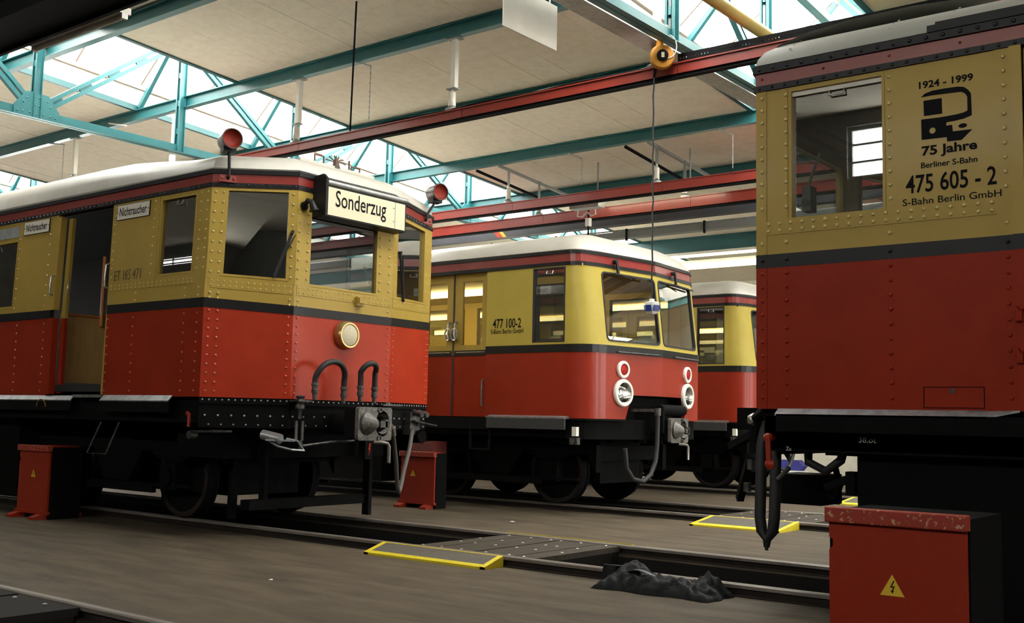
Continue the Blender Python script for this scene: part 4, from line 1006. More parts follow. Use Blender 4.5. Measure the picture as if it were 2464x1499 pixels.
# running boards
def board(o, xa, xb, yb, z1, dep=.16, drop=.06, face=.10, m=m_steel):
    b = MB(); b.prism([(0, z1), (-dep, z1-drop), (-dep, z1-drop-.012), (0, z1-.02)], lambda u, v, t: (t, yb+u, v), xa, xb); b.build('running_board', m, o)
    b = MB(); b.prism([(-dep, z1-drop-.01), (-dep+.02, z1-drop-.01), (-dep+.02, z1-drop-face), (-dep, z1-drop-face)], lambda u, v, t: (t, yb+u, v), xa, xb); b.build('board_skirt', m_black, o)
board(o165, -10.80, -9.55, 6.6, 1.412, .05, .055, .12); board(o165, -22, -11.4, 6.6, 1.405, .04, .05, .12)
b = MB(); b.bar((-11.36, 6.6, 1.40), (-10.84, 6.6, 1.40), .08, .03); b.build('door_sill', m_steel, o165)
# step iron, lever, brackets
b = MB(); b.tube([(-10.85, 6.62, 1.12), (-10.98, 6.55, .78), (-10.62, 6.55, .78), (-10.5, 6.62, 1.12)], .012, 6); b.build('footstep', m_iron, o165)
b = MB(); p = Vector((-9.28, 6.62, 1.20)); b.tube([p+Vector((-.03, 0, .02)), p+Vector((0, -.02, .04)), p+Vector((.03, -.02, .03)), p+Vector((.03, -.02, -.10))], .017, 8); b.build('cock_handle', m_redbox, o165)
b = MB(); b.tube([(-9.3, 6.66, 1.05), (-9.05, 6.75, 1.06), (-8.95, 6.9, 1.06)], .014, 6); b.cyl((-9.27, 6.62, 1.02), (-9.27, 6.70, 1.02), .04); b.build('cock_pipe', m_iron, o165)
b = MB(); b.tube([(-8.62, 7.0, 1.02), (-8.42, 7.05, .93), (-8.30, 7.12, .90), (-8.30, 7.28, .89), (-8.42, 7.30, .98), (-8.55, 7.27, 1.0)], .011, 6); b.bar((-8.56, 7.02, .99), (-8.36, 7.2, .985), .16, .016); b.cyl((-8.62, 7.02, 1.04), (-8.42, 7.08, 1.0), .05); b.build('socket_holder', m_steel, o165)
b = MB(); b.tube([(-8.52, 7.40, 1.37), (-8.52, 7.40, 1.20), (-8.52, 7.40, 1.20)], .018, 8); b.lathe((-8.52, 7.40, 1.30), (0, 0, 1), [(0, .03), (.0, .045), (.03, .05), (.05, .04), (.08, .05), (.10, .035), (.13, .05), (.14, .02)], 12); b.bar((-8.52, 7.36, .98), (-8.52, 7.36, 1.18), .03, .015); b.bar((-8.52, 7.44, .98), (-8.52, 7.44, 1.18), .03, .015); b.tube([(-8.50, 7.40, .98), (-8.48, 7.41, .93), (-8.50, 7.39, .90)], .016, 7); b.build('turnbuckle', m_iron, o165)
b = MB(); b.box(-8.60, -8.45, 7.32, 7.5, 1.375, 1.39); b.rivet((-8.52, 7.40, 1.39), (0, 0, 1), .035, .03, 6); b.box(-8.60, -8.48, 8.55, 8.85, 1.36, 1.375); b.rivet((-8.52, 8.66, 1.375), (0, 0, 1), .035, .03, 6); b.build('spring_plate', m_iron, o165)
b = MB(); b.tube([(-8.48, 7.42, .93), (-8.42, 7.75, .97), (-8.40, 8.05, .98)], .014, 6); b.build('brake_pull_rod', m_iron, o165)
coupler_head(o165, (-8.02, 1.165), 7.98)
# arched jumper hoses and hanging hose
def hose(parent, y0, y1, zb0, zb1, zt, x, lab=None):
    yc_, r_ = (y0+y1)/2, (y1-y0)/2
    pts = [(x, y0, zb0)]+[(x+.06*math.sin(t), yc_-r_*math.cos(t), zt-.62*r_*1.5+.62*r_*1.5*math.sin(t)) for t in [pi*i/14 for i in range(15)]]+[(x, y1, zb1)]
    b = MB(); b.tube(pts, .030, 10); h = b.build('jumper_hose', m_rubber, parent)
    for y, z in ((y0, zb0), (y1, zb1)):
        b = MB(); b.lathe((x, y, z-.16), (0, 0, 1), [(0, .022), (.06, .024), (.065, .034), (.10, .036), (.105, .030), (.135, .030), (.14, .038), (.165, .038), (.17, .032)], 12); b.build('hose_fitting', m_iron, h)
hose(o165, 7.50, 7.90, 1.56, 1.53, 1.795, -8.42); hose(o165, 8.06, 8.27, 1.55, 1.54, 1.80, -8.34)
b = MB(); b.tube([(-8.08, 8.16, 1.14), (-8.07, 8.26, 1.15), (-8.09, 8.31, 1.09), (-8.14, 8.39, .95), (-8.2, 8.49, .75), (-8.26, 8.58, .5), (-8.31, 8.66, .43), (-8.36, 8.74, .48), (-8.44, 8.87, .66), (-8.55, 9.06, .88), (-8.66, 9.22, 1.10)], .024, 10); b.build('brake_hose', mat('hose_grey', (.07, .062, .055), .7), o165)
b = MB(); b.cyl((-8.10, 8.33, 1.05), (-8.075, 8.29, 1.13), .032); b.build('hose_coupling', m_bright, o165)
b = MB(); b.box(-8.80, -8.68, 9.20, 9.36, 1.04, 1.30); b.cyl((-8.7, 9.27, 1.30), (-8.56, 9.27, 1.27), .032); b.cyl((-8.72, 9.38, 1.30), (-8.58, 9.38, 1.27), .032); b.bar((-8.66, 9.24, 1.20), (-8.52, 9.46, 1.15), .13, .014); b.build('jumper_socket', m_iron, o165)
b = MB(); b.lathe((-8.66, 9.36, 1.02), (1, 0, 0), [(0, .0), (0, .075), (.02, .08), (.03, .07), (.03, 0)], 18); b.build('socket_cover', m_black, o165)
b = MB(); b.box(-8.6, -8.5, 8.32, 8.42, .78, .98); bx_ = b.build('bolt_plate', m_black, o165)
fb = Fr((-8.498, 8.34), (-8.498, 8.42), (1, 0))
b = MB(); b.prism([(.035, .95), (.02, .88), (.035, .885), (.025, .82), (.055, .895), (.04, .89), (.055, .95)], lambda u, v, t: fb(u, v, t), 0, .003); b.build('red_flash_mark', m_lampred, bx_)

# ------------------------------------------------------------ right hand riveted car
o475 = thing('railcar', (1, 8.25, 0), 'red and ochre riveted railcar at the right edge with anniversary lettering', 'train')
XE = -3.18; XR2 = 9.0; YS = 6.7
s5 = Fr((XE, YS), (XR2, YS), (0, -1)); X5 = lambda x: x-XE
z0, zs0, zs1, zy, zf0, zf1, zg = 1.345, 2.28, 2.37, 3.49, 3.53, 3.615, 3.665
rv = MB(); rvo = MB(); rvk = MB()
d5 = -1.50
b = MB(); sheet(b, s5, R4(0, X5(d5), z0, zs0)); b.build('side_panel_lower', m_red2, o475)
b = MB(); sheet(b, s5, R4(0, X5(d5), zs0, zs1), [], .001, -.05); b.build('waist_stripe', m_blackgloss, o475)
w5 = (X5(-2.945), X5(-2.305), 2.585, 3.475)
b = MB(); sheet(b, s5, R4(0, X5(d5), zs1, zy), [R4(*w5)]); b.build('side_panel_upper', m_ochre, o475)
window(o475, s5, *w5, m_glass, m_ochre, None, bar=.018, d=-.035, handle=True)
b = MB(); sheet(b, s5, R4(w5[0]+.018, w5[1]-.018, 3.425, 3.457), [], -.015, -.03); b.build('window_head', m_offwhite, o475)
for u0, u1, za, zb, nm, m in ((0, .075, zs1, zy, 'corner_strap', m_ochre), (0, .075, z0, zs0, 'corner_strap', m_red2), (.075, X5(-1.655), 2.50, 2.592, 'sill_strap', m_ochre),
                          (X5(-2.30), X5(-1.655), 2.592, zy-.01, 'number_panel', m_ochre), (X5(-1.655), X5(-1.565), zs1, zy, 'door_strap', m_ochre), (X5(-1.655), X5(-1.565), z0, zs0, 'door_strap', m_red2),
                          (.09, w5[0]-.01, 2.592, zy-.01, 'window_post', m_ochre)):
    b = MB(); sheet(b, s5, R4(u0, u1, za, zb), [], .005, 0); b.build(nm, m, o475)
b = MB(); b.box(-1.565, d5, YS-.022, YS+.05, z0, zs0); b.build('door_pillar_lower', m_red2, o475)
b = MB(); b.box(-1.565, d5, YS-.022, YS+.05, zs1, zy); b.build('door_pillar', m_ochre, o475)
b = MB(); b.box(-1.565, d5, YS-.024, YS+.05, zs0, zs1); b.build('pillar_stripe', m_blackgloss, o475)
b = MB(); b.box(d5, d5+1.2, YS+.04, YS+.09, z0, zs0); dd = b.build('door_lower', m_red2, o475)
b = MB(); sheet(b, Fr((d5, YS+.04), (d5+1.2, YS+.04), (0, -1)), R4(0, 1.2, zs0, zy), [R4(.35, .85, 2.5, 3.3)], 0, -.05); dd = b.build('door', m_ochre, o475)
for z in (1.62, 1.86):
    b = MB(); b.lathe((-1.54, YS-.04, z), (0, 0, 1), [(0, 0), (0, .018), (.06, .018), (.06, 0)], 10); b.bar((-1.54, YS-.04, z+.075), (-1.50, YS-.02, z+.10), .03, .03); b.build('door_hinge', m_red2, o475)
b = MB(); sheet(b, s5, R4(X5(d5+1.2), X5(XR2), z0, zs0)); b.build('side_panel_lower', m_red2, o475)
ww = [(X5(.1)+i*1.4, X5(.1)+i*1.4+1.1, 2.6, 3.4) for i in range(5)]
b = MB(); sheet(b, s5, R4(X5(d5+1.2), X5(XR2), zs1, zy), [R4(*h) for h in ww]); b.build('side_panel_upper', m_ochre, o475)
for h in ww: window(o475, s5, *h, m_glass, m_ochre)
b = MB(); sheet(b, s5, R4(X5(d5+1.2), X5(XR2), zs0, zs1)); b.build('waist_stripe', m_blackgloss, o475)
poly5 = [(XR2, 6.7), (XE, 6.7), (XE-.02, 6.78), (XE-.24, 7.45), (XE-.24, 8.9), (XE, 9.75), (XR2, 9.75)]
t_ = offset(poly5, .1, True, 1); cen = Vector((3, 8.2)); side5 = 1 if (Vector(t_[1])-cen).length > (Vector(poly5[1])-cen).length else -1
b = MB(); band(b, poly5[1:6], 0, -.05, z0, zs0, False, side5); b.build('end_panel_lower', m_red, o475)
b = MB(); band(b, poly5[1:6], .004, -.05, zs0, zs1, False, side5); b.build('end_stripe', m_blackgloss, o475)
e1 = Fr(poly5[2], poly5[3], (-1, -.3)); e2 = Fr(poly5[3], poly5[4], (-1, 0)); e3 = Fr(poly5[4], poly5[5], (-1, .3))
for fr in (e1, e2, e3):
    wn = (.15, fr.L-.15, 2.6, 3.4)
    b = MB(); sheet(b, fr, R4(0, fr.L, zs1, zy), [R4(*wn)]); b.build('end_panel_upper', m_ochre, o475)
    window(o475, fr, *wn, m_glass, m_ochre)
b = MB(); band(b, poly5, .014, -.05, zy, zf0, True, side5); b.build('lower_gutter', m_blackgloss, o475)
b = MB(); band(b, poly5, .004, -.05, zf0, zf1, True, side5); b.build('fascia', m_fascia, o475)
b = MB(); band(b, poly5, .022, -.05, zf1, zg, True, side5); b.build('upper_gutter', m_blackgloss, o475)
roof(o475, poly5, [(.015, zg), (-.005, zg+.012), (.01, zg+.06), (.05, zg+.115), (.14, zg+.175), (.3, zg+.235), (.6, zg+.30), (1.0, zg+.345), (1.5, zg+.365)], m_rooflight, side5)
b = MB(); b.box(-1.98, XR2, YS-.03, YS+.10, zg+.003, zg+.06); b.box(-2.03, -1.98, YS-.03, YS+.05, zg+.003, zg+.045); b.build('rain_channel', m_blackgloss, o475)
rr_ = MB()
for x in (-2.95, -2.28, -1.9): 
    for dy, dz in ((.03, .10), (.10, .155), (.22, .21)): rr_.rivet((x, YS+dy, zg+dz), (0, -.6, .8), .009, .006)
rr_.build('roof_rivets', m_rooflight, o475, kind='stuff')
R5 = .0145
vcol(rv, s5, [.045, X5(-2.965), X5(-2.283), X5(-1.598)], 1.42, 2.24, 10, .005, R5)
vcol(rvo, s5, [.045, X5(-2.965)], 2.68, 3.44, 10, .007, R5); vcol(rvo, s5, [X5(-2.275), X5(-1.60)], 2.66, 3.44, 10, .007, R5)
vcol(rvo, s5, [.045, X5(-2.965), X5(-2.283), X5(-1.598)], 2.445, 2.446, 1, .005, R5); 
for u in (.045, X5(-2.965), X5(-2.283), X5(-1.598)): rvk.rivet(s5(u, 2.33, .002), s5.n, R5, .01)
hrow(rvo, s5, (2.572, 2.525), .09, X5(-1.68), 19, .006, R5)
hrow(rvk, s5, (zf1+.025,), .03, 1.75, 18, .022, R5); hrow(rvk, s5, (zy+.02,), .03, 3.0, 34, .014, .012); hrow(rv, s5, (zf0+.045,), .045, 2.2, 6, .004, .010)
rv.build('rivets', m_red2, o475, kind='stuff'); rvo.build('rivets', m_ochreriv, o475, kind='stuff'); rvk.build('rivets', m_blackgloss, o475, kind='stuff')
# lettering and emblem on the number panel
D = .0065
text('y1', s5, X5(-2.09), X5(-1.77), 3.325, 3.372, m_ink, o475, 'year_lettering', D)
k = .30/515; ux = lambda x: X5(-2.08)+(x-210)*k; zz_ = lambda y: 3.305-(y-183)*k
P_ = [(210, 240), (250, 205), (330, 186), (450, 183), (590, 187), (650, 202), (690, 237), (718, 281), (722, 512), (690, 522), (640, 536), (560, 545), (470, 549), (465, 583), (525, 584), (530, 654), (725, 659), (615, 758), (472, 754), (468, 706), (212, 700), (210, 480), (400, 485), (560, 480), (640, 471), (680, 456), (680, 311), (660, 273), (620, 248), (500, 243), (330, 236)]
b = MB(); conv = lambda pts: [(ux(x), zz_(y)) for x, y in pts]
sheet(b, s5, conv(P_), [conv([(325+32*math.cos(2*pi*i/16), 615+33*math.sin(2*pi*i/16)) for i in range(16)])], D, D-.001)
sheet(b, s5, conv([(237, 281), (425, 281), (427, 448), (240, 446)]), [], D, D-.001)
sheet(b, s5, conv([(630+43*math.cos(2*pi*i/16), 608+24*math.sin(2*pi*i/16)) for i in range(16)]), [], D, D-.001)
b.build('railcar_emblem', m_ink, o475)
text('j', s5, X5(-2.08), X5(-1.755), 2.885, 2.962, m_ink, o475, 'anniversary_lettering', D)
text('bs', s5, X5(-2.085), X5(-1.755), 2.825, 2.862, m_ink, o475, 'operator_lettering', D)
text('n475', s5, X5(-2.18), X5(-1.65), 2.675, 2.79, m_ink, o475, 'car_number', D)
text('sb', s5, X5(-2.20), X5(-1.625), 2.592+.01, 2.645, m_ink, o475, 'company_lettering', D)
# hatch, board, underframe
b = MB()
hz0, hz1 = 1.36, 1.487; hu0, hu1 = X5(-2.095), X5(-1.745)
sheet(b, s5, R4(hu0, hu1, hz0, hz1), [R4(*inset(hu0, hu1, hz0, hz1, .004))], .003, 0); hb = b.build('hatch_outline', m_black, o475)
b = MB(); b.lathe(s5(X5(-1.925), 1.462, 0), s5.n, [(0, .016), (.006, .016), (.006, .008), (.001, .008), (.001, 0)], 14); b.build('hatch_lock', m_iron, hb)
b = MB(); b.prism([(0, 1.348), (-.055, 1.312), (-.055, 1.300), (0, 1.325)], lambda u, v, t: (t, YS+u, v), -3.03, -1.73); b.build('running_board', m_steel, o475)
b = MB(); b.prism([(-.055, 1.312), (-.02, 1.312), (-.02, 1.20), (-.055, 1.20)], lambda u, v, t: (t, YS+u, v), -3.02, -1.5); b.build('board_skirt', m_black, o475)
b = MB(); b.hexa([(-1.73, YS, 1.345), (-1.55, YS, 1.352), (-1.55, YS-.03, 1.35), (-1.73, YS-.055, 1.312)], [(-1.73, YS, 1.33), (-1.55, YS, 1.34), (-1.55, YS-.03, 1.34), (-1.73, YS-.055, 1.30)]); b.build('board_end', m_steel, o475)
underframe(o475, XE+.02, XR2, 8.22, 1.52, 1.345)
b = MB(); b.box(-2.58, 4.0, 6.9, 9.4, .12, 1.12); b.build('equipment_box', m_black, o475)
b = MB(); b.box(XE-.2, XE, 7.0, 9.4, 1.04, 1.345); b.build('buffer_beam', m_black, o475)
sw = Fr((XE, 6.77), (XR2, 6.77), (0, -1))
b = MB(); b.box(-3.15, XR2, 6.77, 6.80, 1.07, 1.30); b.build('solebar_face', m_black, o475)
text('ot', sw, X5(-2.52), X5(-2.41), 1.135, 1.175, m_whiteink, o475, 'weight_lettering', .004)
text('zu', sw, X5(-3.0)-.005, X5(-3.0)+.03, 1.075, 1.10, m_whiteink, o475, 'valve_lettering', .004)
bogie(o475, -.6, 8.11)
b = MB(); b.lathe((-3.09, 6.70, 1.155), (0, -1, 0), [(-.05, .02), (0, .03), (.03, .032), (.045, .02), (.048, 0)], 14); b.bar((-3.085, 6.665, 1.15), (-3.075, 6.66, 1.0), .032, .02, (0, 1, 0)); b.lathe((-3.073, 6.68, .985), (0, -1, 0), [(0, .034), (.02, .034), (.03, .02), (.034, 0)], 16); b.build('hand_crank', m_redbox, o475)
b = MB(); b.tube([(-3.24, 6.98, 1.26), (-3.26, 6.95, 1.1), (-3.26, 6.93, .85), (-3.262, 6.92, .62), (-3.25, 6.92, .53), (-3.21, 6.92, .475), (-3.17, 6.92, .53), (-3.158, 6.92, .62), (-3.15, 6.92, .85), (-3.16, 6.95, 1.1), (-3.17, 6.98, 1.22)], .038, 10); hh = b.build('heating_hose', m_rubber, o475)
b = MB(); b.cyl((-3.21, 6.92, .50), (-3.215, 6.92, .42), .034, .02); b.cyl((-3.215, 6.92, .42), (-3.215, 6.92, .40), .012); b.build('hose_end', m_rubber, hh)
b = MB(); b.tube([(-3.28, 7.0, 1.22), (-3.30, 6.96, 1.29), (-3.24, 6.94, 1.33), (-3.18, 6.94, 1.28), (-3.17, 6.95, 1.18)], .045, 10); b.build('hose_elbow', m_black, o475)
b = MB(); b.lathe((-3.33, 6.98, 1.27), (-.3, -.6, .3), [(-.05, .03), (0, .04), (.03, .042), (.05, .02), (.055, 0)], 14); b.build('air_cock', m_bright, o475)
b = MB(); b.box(-3.62, -3.3, 7.3, 7.55, 1.2, 1.36); b.bar((-3.62, 7.2, 1.08), (-3.3, 7.0, 1.20), .05, .05); b.bar((-3.6, 7.3, .70), (-3.42, 7.1, 1.02), .05, .05); b.build('coupler_bracket', m_black, o475)
for p_, q_, r_ in (((-3.36, 6.98, .93), (-3.36, 6.98, 1.0), .022), ((-3.38, 6.97, .78), (-3.38, 6.97, .84), .026), ((-3.1, 6.85, .88), (-3.02, 6.85, .96), .016)):
    b = MB(); b.cyl(p_, q_, r_); b.build('pipe_fitting', m_iron, o475)
b = MB(); b.box(-3.5, -3.15, 7.7, 8.1, .66, .88); b.tube([(-3.2, 7.75, .75), (-3.0, 7.6, .72), (-2.93, 7.5, .82), (-2.93, 7.4, .98)], .022, 8); b.build('jumper_box', m_black, o475)
b = MB(); b.tube([(-2.93, 6.95, 1.10), (-2.92, 6.93, 1.0), (-2.80, 6.93, .945), (-2.70, 6.93, 1.02), (-2.68, 6.95, 1.12)], .03, 10); b.build('looped_hose', m_rubber, o475)
b = MB(); b.box(-2.66, -2.6, 6.9, 7.0, .80, .95); b.bar((-2.8, 6.92, .84), (-2.6, 6.92, .92), .05, .05); b.build('sand_pipe', m_black, o475)
b = MB(); b.box(XE+.05, XR2, 6.78, 9.65, 1.40, 1.46); b.build('car_floor', m_inside, o475)
b = MB(); b.box(XE+.05, XR2, 6.78, 9.65, 3.48, 3.52); b.build('car_ceiling', m_inside, o475)
s5f = Fr((XE, 9.75), (XR2, 9.75), (0, 1)); fw5 = [(.2, .9, 2.5, 3.4)]+[(1.6+i*1.4, 2.8+i*1.4, 2.5, 3.4) for i in range(7)]
b = MB(); sheet(b, s5f, R4(0, XR2-XE, z0, zy), [R4(*h) for h in fw5]); b.build('side_panel_rear', m_ochre, o475)
for h in fw5: window(o475, s5f, *h, m_glass, m_inside)
b = MB(); b.box(-1.6, -1.55, 6.78, 9.65, 1.46, 3.48); b.build('bulkhead', m_inside, o475)
b = MB(); b.box(-2.9, -2.84, 6.80, 6.9, 2.66, 2.83); b.cyl((-2.88, 6.79, 2.72), (-2.86, 6.76, 2.72), .02); b.tube([(-2.87, 6.84, 2.83), (-2.85, 6.84, 2.9), (-2.79, 6.84, 3.05)], .01, 6); b.build('switch_box', m_grey, o475)

# ------------------------------------------------------------ rounded railcars
def round_car(o, dx, dy, lit, texts):
    V = lambda x, y: (x+dx, y+dy)
    nose = [V(*p) for p in ((-8.36, 11.8), (-8.26, 11.81), (-8.16, 11.835), (-8.08, 11.88), (-8.02, 11.94), (-7.97, 12.03), (-7.93, 12.15), (-7.75, 13.32), (-7.85, 14.5), (-7.88, 14.59), (-7.93, 14.68), (-8.0, 14.76), (-8.1, 14.82), (-8.3, 14.85))]
    xb = -22+dx; y0, y1 = 11.8+dy, 14.85+dy
    za, zs0, zs1, zy, zf0, zf1, zg = 1.27, 2.15, 2.255, 3.315, 3.365, 3.475, 3.515
    def Wp(p):
        x, y, z = p
        k = max(0, min(1, (x-dx+8.36)/.4))
        return (x-.12*max(0, z-2.25)*k, y, z)
    poly = nose+[(xb, y1), (xb, y0)]
    cen = Vector((-14+dx, 13.3+dy)); sd = 1 if (Vector(offset(poly, .1, True, 1)[0])-cen).length > (Vector(poly[0])-cen).length else -1
    fs = Fr((xb, y0), nose[0], (0, -1)); X = lambda x: x+dx-xb
    ff = Fr((xb, y1), nose[-1], (0, 1))
    g1 = Fr(nose[6], nose[7], (1, 0)); g2 = Fr(nose[7], nose[8], (1, 0))
    dA, dB = -11.02, -9.72
    # near side
    for a, c in ((dB, -8.36), (-13.6, dA), (-22, -14.9)):
        b = MB(); sheet(b, fs, R4(X(a), X(c), za, zs0)); b.build('side_panel_lower', m_red477, o)
        holes = [R4(X(-8.915), X(-8.36)+.10-.001, 2.29, zy-.001)] if False else []
        if a == dB: wins = [(X(-8.905), X(-8.365), 2.285, 3.30)]
        else:
            n = max(1, int((c-a)/1.3)); s_ = (c-a)/n; wins = [(X(a)+s_*i+.12, X(a)+s_*(i+1)-.12, 2.32, 3.2) for i in range(n)]
        b = MB(); sheet(b, fs, R4(X(a), X(c), zs1, zy), [R4(*h) for h in wins]); b.build('side_panel_upper', m_yellow, o)
        for h in wins: window(o, fs, *h, m_glass, m_yellow if a != dB else m_rubber, None, bar=.02, handle=True)
        b = MB(); sheet(b, fs, R4(X(a), X(c), zs0, zs1), [], .006, -.05); b.build('waist_stripe', m_blackgloss, o)
    # doors
    for a, c in ((dA, dB), (-14.9, -13.6)):
        mid = (a+c)/2; fd = Fr((xb, y0+.045), (nose[0][0], y0+.045), (0, -1))
        for p, q, hd in ((a, mid-.012, 1), (mid+.012, c, -1)):
            b = MB(); sheet(b, fd, R4(X(p), X(q), za, zs0), [], 0, -.04); df = b.build('door_lower', m_red2, o)
            wn = (X(p)+.15, X(q)-.12, 2.285, 3.20)
            b = MB(); sheet(b, fd, R4(X(p), X(q), zs0, zy), [R4(*wn)], 0, -.04); df = b.build('door', m_ochre, o)
            g = MB(); g.add([fd(u, z, -.02) for u, z in R4(*wn)], [(0, 1, 2, 3)]); g.build('window_pane', m_glass, df)
            b = MB(); sheet(b, fd, R4(X(p)+.02, X(q)-.02, zs0-.02, zs0+.06), [R4(X(p)+.05, X(q)-.05, zs0+.028, zs0+.042)], .006, 0); b.build('door_strip', m_blackgloss, df)
            b = MB(); sheet(b, fd, R4(X(p)+.05, X(q)-.05, zs0+.028, zs0+.042), [], .008, 0); b.build('bright_strip', m_bright, df)
            b = MB(); xh = (q-.05 if hd == 1 else p+.05)+dx
            b.tube([(xh, y0+.04, 2.62), (xh, y0+.0, 2.6), (xh, y0-.01, 2.45), (xh+.01, y0+.0, 2.38), (xh, y0+.04, 2.36)], .018, 7); b.tube([(xh+.06*math.cos(t), y0-.01, 2.44+.085*math.sin(t)) for t in [2*pi*i/12 for i in range(13)]], .012, 6); b.build('door_handle', m_bright, df)
        b = MB(); b.box(mid-.014+dx, mid+.014+dx, y0+.04, y0+.07, za, zy); b.build('door_seal', m_rubber, o)
    # nose
    c1 = nose[:7]; c2 = nose[8:]
    for c in (c1, c2):
        b = MB(); band(b, c, 0, -.04, za, zs0, False, sd); b.sm = [True]*len(b.f); b.build('corner_panel_lower', m_red477, o, Wp)
        b = MB(); band(b, c, 0, -.04, zs1, zy, False, sd); b.sm = [True]*len(b.f); b.build('corner_panel_upper', m_yellow, o, Wp)
    nt = .40; L1, L2 = g1.L, g2.L
    b = MB(); sheet(b, g1, [(0, za), (nt, za), (nt+.10, 1.53), (nt+.15, 1.60), (L1, 1.60), (L1, zs0), (0, zs0)]); b.build('front_panel_lower', m_red477, o, Wp)
    b = MB(); sheet(b, g2, [(L2-nt-.02, za), (L2, za), (L2, zs0), (0, zs0), (0, 1.60), (L2-nt-.15, 1.60), (L2-nt-.1, 1.53)]); b.build('front_panel_lower', m_red477, o, Wp)
    for g, L, wn in ((g1, L1, (.02, L1-.035, 2.31, 3.26)), (g2, L2, (.035, L2-.02, 2.31, 3.26))):
        b = MB(); sheet(b, g, R4(0, L, zs1, zy), [RR(*wn, .07)]); b.build('front_panel_upper', m_yellow, o, Wp)
        window(o, g, *wn, m_glass, m_rubber, Wp, .07, .022, -.015, .008)
    b = MB(); band(b, nose, .012, -.04, zs0, zs1, False, sd); b.build('waist_stripe', m_blackgloss, o, Wp)
    b = MB(); g = g1; b.tube([g1(.2, 2.17, .03), g1(L1-.1, 2.17, .03)], .012, 6); b.tube([g2(.35, 2.17, .03), g2(L2, 2.17, .03)], .012, 6); b.build('hand_rail', m_iron, o, Wp)
    b = MB(); band(b, poly, .012, -.05, zy, zf0, True, sd); b.build('lower_gutter', m_blackgloss, o, Wp)
    b = MB(); band(b, poly, .004, -.05, zf0, zf1, True, sd); b.build('fascia', m_fascia, o, Wp)
    b = MB(); band(b, poly, .022, -.05, zf1, zg, True, sd); b.build('upper_gutter', m_blackgloss, o, Wp)
    roof(o, poly, [(.02, zg), (0, zg+.015), (.02, zg+.06), (.07, zg+.115), (.18, zg+.18), (.36, zg+.245), (.62, zg+.305), (.95, zg+.35), (1.3, zg+.375), (1.5, zg+.38)], m_roofwhite, sd, Wp, 'roof', (nose[7][0]-1.55, (y0+y1)/2, xb+1.55))
    # lamps, wipers, coupler
    for g, u in ((g1, .33), (g2, L2-.38)):
        b = MB(); c = g(u, 1.94, 0); b.lathe(c, g.n, [(0, .118), (.03, .118), (.04, .108), (.04, .082), (.03, .078)], 28); p = b.build('tail_lamp', m_white, o)
        b = MB(); b.lathe(c+g.n*.02, g.n, [(0, .08), (.012, .06), (.016, 0)], 24); b.build('lens', m_lampred, p)
        b = MB(); c = g(u, 1.625, 0); b.lathe(c, g.n, [(0, .185), (.03, .188), (.05, .175), (.05, .142), (.03, .135)], 32); p = b.build('headlamp', m_white, o)
        b = MB(); b.lathe(c+g.n*.003, g.n, [(0, .0), (.001, .03), (.006, .07), (.018, .11), (.038, .138)], 28); b.build('reflector', m_mirror, p)
        b = MB(); b.lathe(c+g.n*.03, g.n, [(0, .136), (.02, .08), (.026, 0)], 28); b.build('lens', m_lens, p)
    for g, u in ((g1, .30), (g2, .55)):
        b = MB(); c = g(u, zf0+.02, .03); b.cyl(g(u, 3.41, 0), g(u, 3.41, .07), .03, n=10); b.bar(g(u, 3.43, .06), g(u+.02, 3.24, .05), .035, .03, g.n); b.bar(g(u-.05, 3.245, .05), g(u+.62, 3.225, .045), .018, .02, g.n); b.bar(g(u+.0, 3.25, .05), g(u+.3, 3.20, .05), .01, .01, g.n); b.build('wiper', m_rubber, o, Wp)
    coupler_head(o, (-7.46+dx, 1.135), 13.3+dy, True, 1.0)
    b = MB(); b.cyl((-7.62+dx, 13.02+dy, 1.41), (-7.62+dx, 13.66+dy, 1.41), .075, n=16); b.box(-7.75+dx, -7.55+dx, 13.0+dy, 13.04+dy, 1.1, 1.46); b.box(-8.1+dx, -7.6+dx, 13.05+dy, 13.6+dy, 1.0, 1.3); b.box(-8.3+dx, -8.02+dx, 12.2+dy, 14.4+dy, 1.0, 1.7); b.build('coupler_housing_and_shade_box', m_black, o)  # last box is a black backing added as shade behind the cutout
    b = MB(); b.tube([(-7.5+dx, 12.77+dy, 1.40), (-7.5+dx, 12.77+dy, 1.2), (-7.5+dx, 12.76+dy, .95), (-7.5+dx, 12.72+dy, .72), (-7.51+dx, 12.62+dy, .55), (-7.52+dx, 12.44+dy, .46), (-7.54+dx, 12.22+dy, .50), (-7.55+dx, 12.08+dy, .64), (-7.56+dx, 12.05+dy, .9)], .032, 10); hq = b.build('jumper_hose', m_rubber, o)
    b = MB(); b.cyl((-7.5+dx, 12.77+dy, 1.33), (-7.5+dx, 12.77+dy, 1.43), .045); b.bar((-7.9+dx, 12.75+dy, 1.4), (-7.5+dx, 12.77+dy, 1.4), .04, .04); b.build('hose_cap', m_iron, hq)
    b = MB(); band(b, nose, -.06, -.14, 1.0, 1.27, False, sd); b.build('buffer_beam', m_black, o)
    b = MB(); band(b, c1[1:]+[tuple(g1(nt, 0)[:2])], .004, -.03, 1.245, 1.272, False, sd); b.build('skirt_edge', m_black, o)
    underframe(o, xb, -8.3+dx, 13.32+dy, 1.5, 1.27)
    b = MB(); b.box(-9.62+dx, -8.28+dx, y0-.10, y0+.02, 1.262, 1.28); b.prism([(-.10, 1.27), (0, 1.27), (0, 1.30)], lambda u, v, t: (t, y0+u, v), -9.62+dx, -8.28+dx); b.build('running_board', m_steel, o)
    b = MB(); b.box(-9.60+dx, -8.28+dx, y0-.10, y0-.07, 1.12, 1.262); b.build('board_skirt', mat('skirt_grey', (.03, .032, .035), .5), o)
    b = MB(); b.box(xb, -9.62+dx, y0-.02, y0+.03, 1.10, 1.262); b.build('sill_beam', m_black, o)
